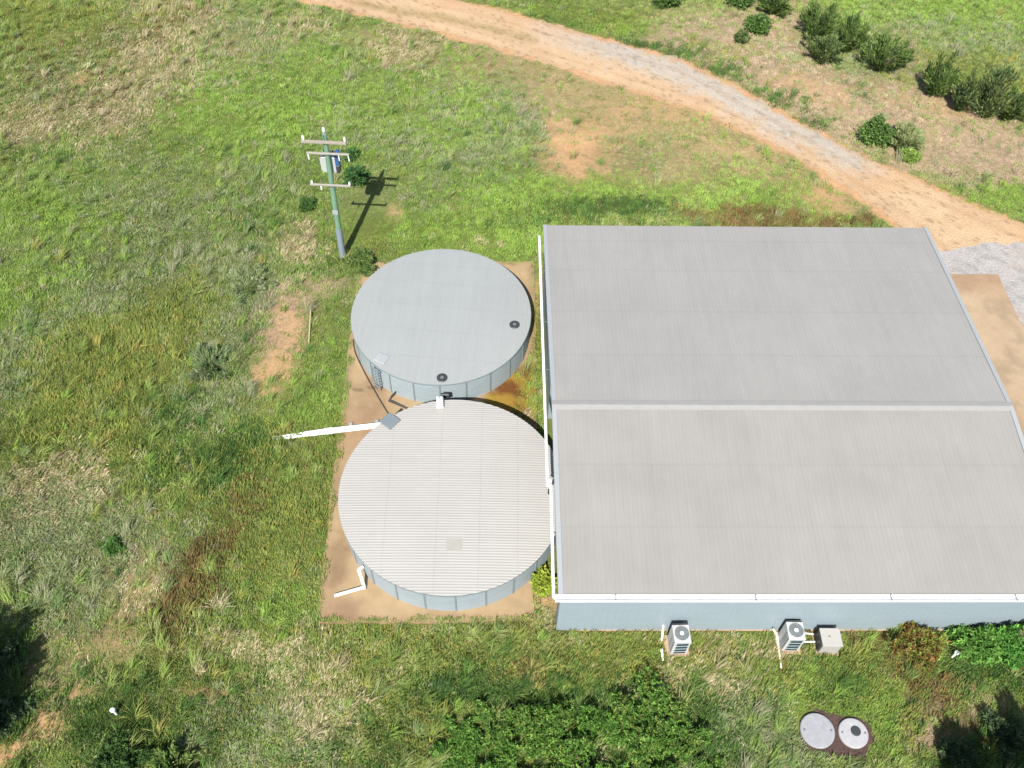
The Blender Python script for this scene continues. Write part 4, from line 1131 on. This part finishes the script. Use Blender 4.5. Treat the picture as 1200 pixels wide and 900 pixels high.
# ------------------------------------------------------------------ septic lids, caps
def disc_lid(p, r, material, label, hole):
    root = empty('tank_lid', (p[0], p[1], 0), 0, label, 'concrete lid', 'round concrete lids in the ground')
    m = MB(); m.lathe([(r, -.1), (r, .13), (r - .03, .16), (r - .12, .165)], 48); b = m.build('lid', material, root)
    for s in (-1, 1):
        m = MB(); m.lathe([(.045, .166), (.045, .185), (.03, .19)], 12, (s * r * .78, .0, 0)); m.build('lifting_lug', M['midgrey'], root)
    if hole:
        m = MB(); m.lathe([(.2, .166), (.2, .2), (.17, .21)], 24, (.09, .06, 0)); m.build('hatch_cover', M['dark'], root)
    return root
disc_lid(SEPT1, .70, M['concrete'], 'larger plain round concrete lid in dark soil at lower right', False)
disc_lid(SEPT2, .60, M['concrete2'], 'smaller round concrete lid with a dark hatch in its middle', True)
def cap_post(u, v, lab):
    p = G(u, v); r_ = empty('vent_pipe', (p[0], p[1], float(relief(np.array(p[0]), np.array(p[1])))), 0, lab, 'vent pipe')
    m = MB(); m.tube([(0, 0, -.05), (0, 0, .5)], .05, 12); m.build('pipe', M['white'], r_)
    m = MB(); m.lathe([(.085, .48), (.10, .5), (.10, .56), (.06, .6)], 16); m.build('cap', M['white'], r_)
cap_post(138, 838, 'white capped pipe standing in grass at the lower left')
cap_post(1115.5, 770, 'white capped pipe in the weeds before the spreading green bush')

# dark bare soil around the lids
pm = (SEPT1 + SEPT2) / 2
q = np.linspace(0, 2 * PI, 60)[:-1]
pp = np.stack([pm[0] + .08 + 1.5 * np.cos(q), pm[1] - .14 + .98 * np.sin(q)], -1)
tag(sheet('bare_soil', jag(pp, .7, .12, 170), .03, .2, lambda x, y: alb(104, 84, 78)[None] * (.8 + .4 * fbm(x, y, .4, 171))[:, None], M['ground']), 'dark bare soil around the two round concrete lids', 'soil', kind='structure')

# ------------------------------------------------------------------ power pole
pb = G(402, 302)
pole = empty('power_pole', (pb[0], pb[1], float(relief(np.array(pb[0]), np.array(pb[1])))), math.radians(-1.5), 'green timber power pole with three crossarms and a transformer', 'power pole')
lx = .022
PT = 8.75
m = MB(); m.tube([(lx * z, 0, z) for z in (1.95, 4, 6, PT)], [.165, .155, .142, .125], 14); m.build('pole', M['polegreen'], pole)
m = MB(); m.tube([(0, 0, -.2), (lx * 1.2, 0, 1.2), (lx * 2.3, 0, 2.3)], [.195, .19, .185], 14); m.build('steel_sleeve', M['sleeve'], pole)
m = MB(); m.box(lx * 3.7 - .15, lx * 3.7 + .15, -.19, -.176, 3.5, 3.82); m.build('sign_plate', M['hatchpale'], pole)


def insul(par, x, y, z, hgt=.28, r=.055):
    m = MB(); m.lathe([(.02, 0), (.02, hgt * .3), (r, hgt * .34), (r * .7, hgt * .5), (r, hgt * .55), (r * .7, hgt * .7), (r * .95, hgt * .76), (r * .5, hgt)], 12, (x, y, z)); return m.build('insulator', M['porcelain'], par)


z = 8.42
m = MB(); m.box(lx * z - 1.18, lx * z + 1.12, -.31, -.16, z - .06, z + .06, .01); arm = m.build('crossarm', M['arm'], pole)
insul(arm, lx * z - 1.05, -.21, z + .06, .29, .062); insul(arm, lx * z + 1.05, -.21, z + .06, .29, .062)
m = MB(); m.tube([(lx * PT, 0, PT - .02), (lx * PT, 0, PT + .1)], .05, 10); m.build('pole_cap', M['armpale'], pole)
insul(pole, lx * PT, 0, PT + .1, .30, .07)
z = 7.7
m = MB(); m.box(lx * z - 1.0, lx * z + 1.18, -.27, -.165, z - .05, z + .045, .01); arm = m.build('crossarm', M['armpale'], pole)
for x_ in (-.95, .62, 1.12):
    m = MB(); m.tube([(lx * z + x_, -.2, z - .05), (lx * z + x_ + .02, -.22, z - .42)], .03, 8); m.build('fuse', M['porcelain'], arm)
z = 5.62
m = MB(); m.box(lx * z - 1.1, lx * z + 1.05, -.275, -.18, z - .055, z + .05, .01); arm = m.build('crossarm', M['armpale'], pole)
for x_ in (-1.0, 1.0):
    m = MB(); m.lathe([(.04, 0), (.06, .05), (.04, .16)], 10, (lx * z + x_, -.19, z + .055)); m.build('insulator', M['porcelain'], arm)
m = MB(); m.tube([(lx * z - .55, -.19, z - .05), (lx * z - .55, -.19, z - .38)], .035, 8); m.build('shackle', M['porcelain'], arm)
m = MB(); m.tube([(lx * z - .55, -.19, z - .38), (lx * z - .57, -.25, z - 1.6), (lx * z - .52, -.25, z - 3.0)], .010, 6); m.build('drop_wire', M['wire'], arm)
# transformer hung behind and to the left of the pole, with a blue cover on its right
tr = MB(); tr.box(-.42, .30, .17, .72, 6.1, 7.15, .05)
trf = tr.build('transformer', M['trafo'], pole); trf.location = (lx * 6.6, 0, 0)
m = MB()
for k in range(5): m.box(-.50, -.421, .24 + k * .09, .27 + k * .09, 6.2, 7.0)
m.build('cooling_fin', M['trafo'], trf)
m = MB(); m.box(.301, .50, .2, .66, 6.55, 7.3, .03); m.build('blue_cover', M['blue'], trf)
m = MB(); m.box(.301, .46, .22, .6, 6.05, 6.549, .03); m.build('lower_box', M['dark'], trf)
for x_ in (-.25, -.02, .2): 
    m = MB(); m.lathe([(.06, 0), (.075, .06), (.05, .1), (.07, .14), (.03, .24)], 10, (x_, .42, 7.15)); m.build('bushing', M['dark'], trf)
# leads between the arms and the transformer
m = MB()
for x0, z0, x1, z1 in ((.62, 7.28, .2, 7.35), (-.95, 7.28, -.25, 7.35), (0, 8.85, 0, 7.75)):
    m.tube([(lx * 8 + x0, -.22, z0), (lx * 8 + (x0 + x1) / 2, .1, min(z0, z1) - .15), (lx * 7 + x1, .4, z1)], .012, 6)
m.build('lead', M['wire'], pole)
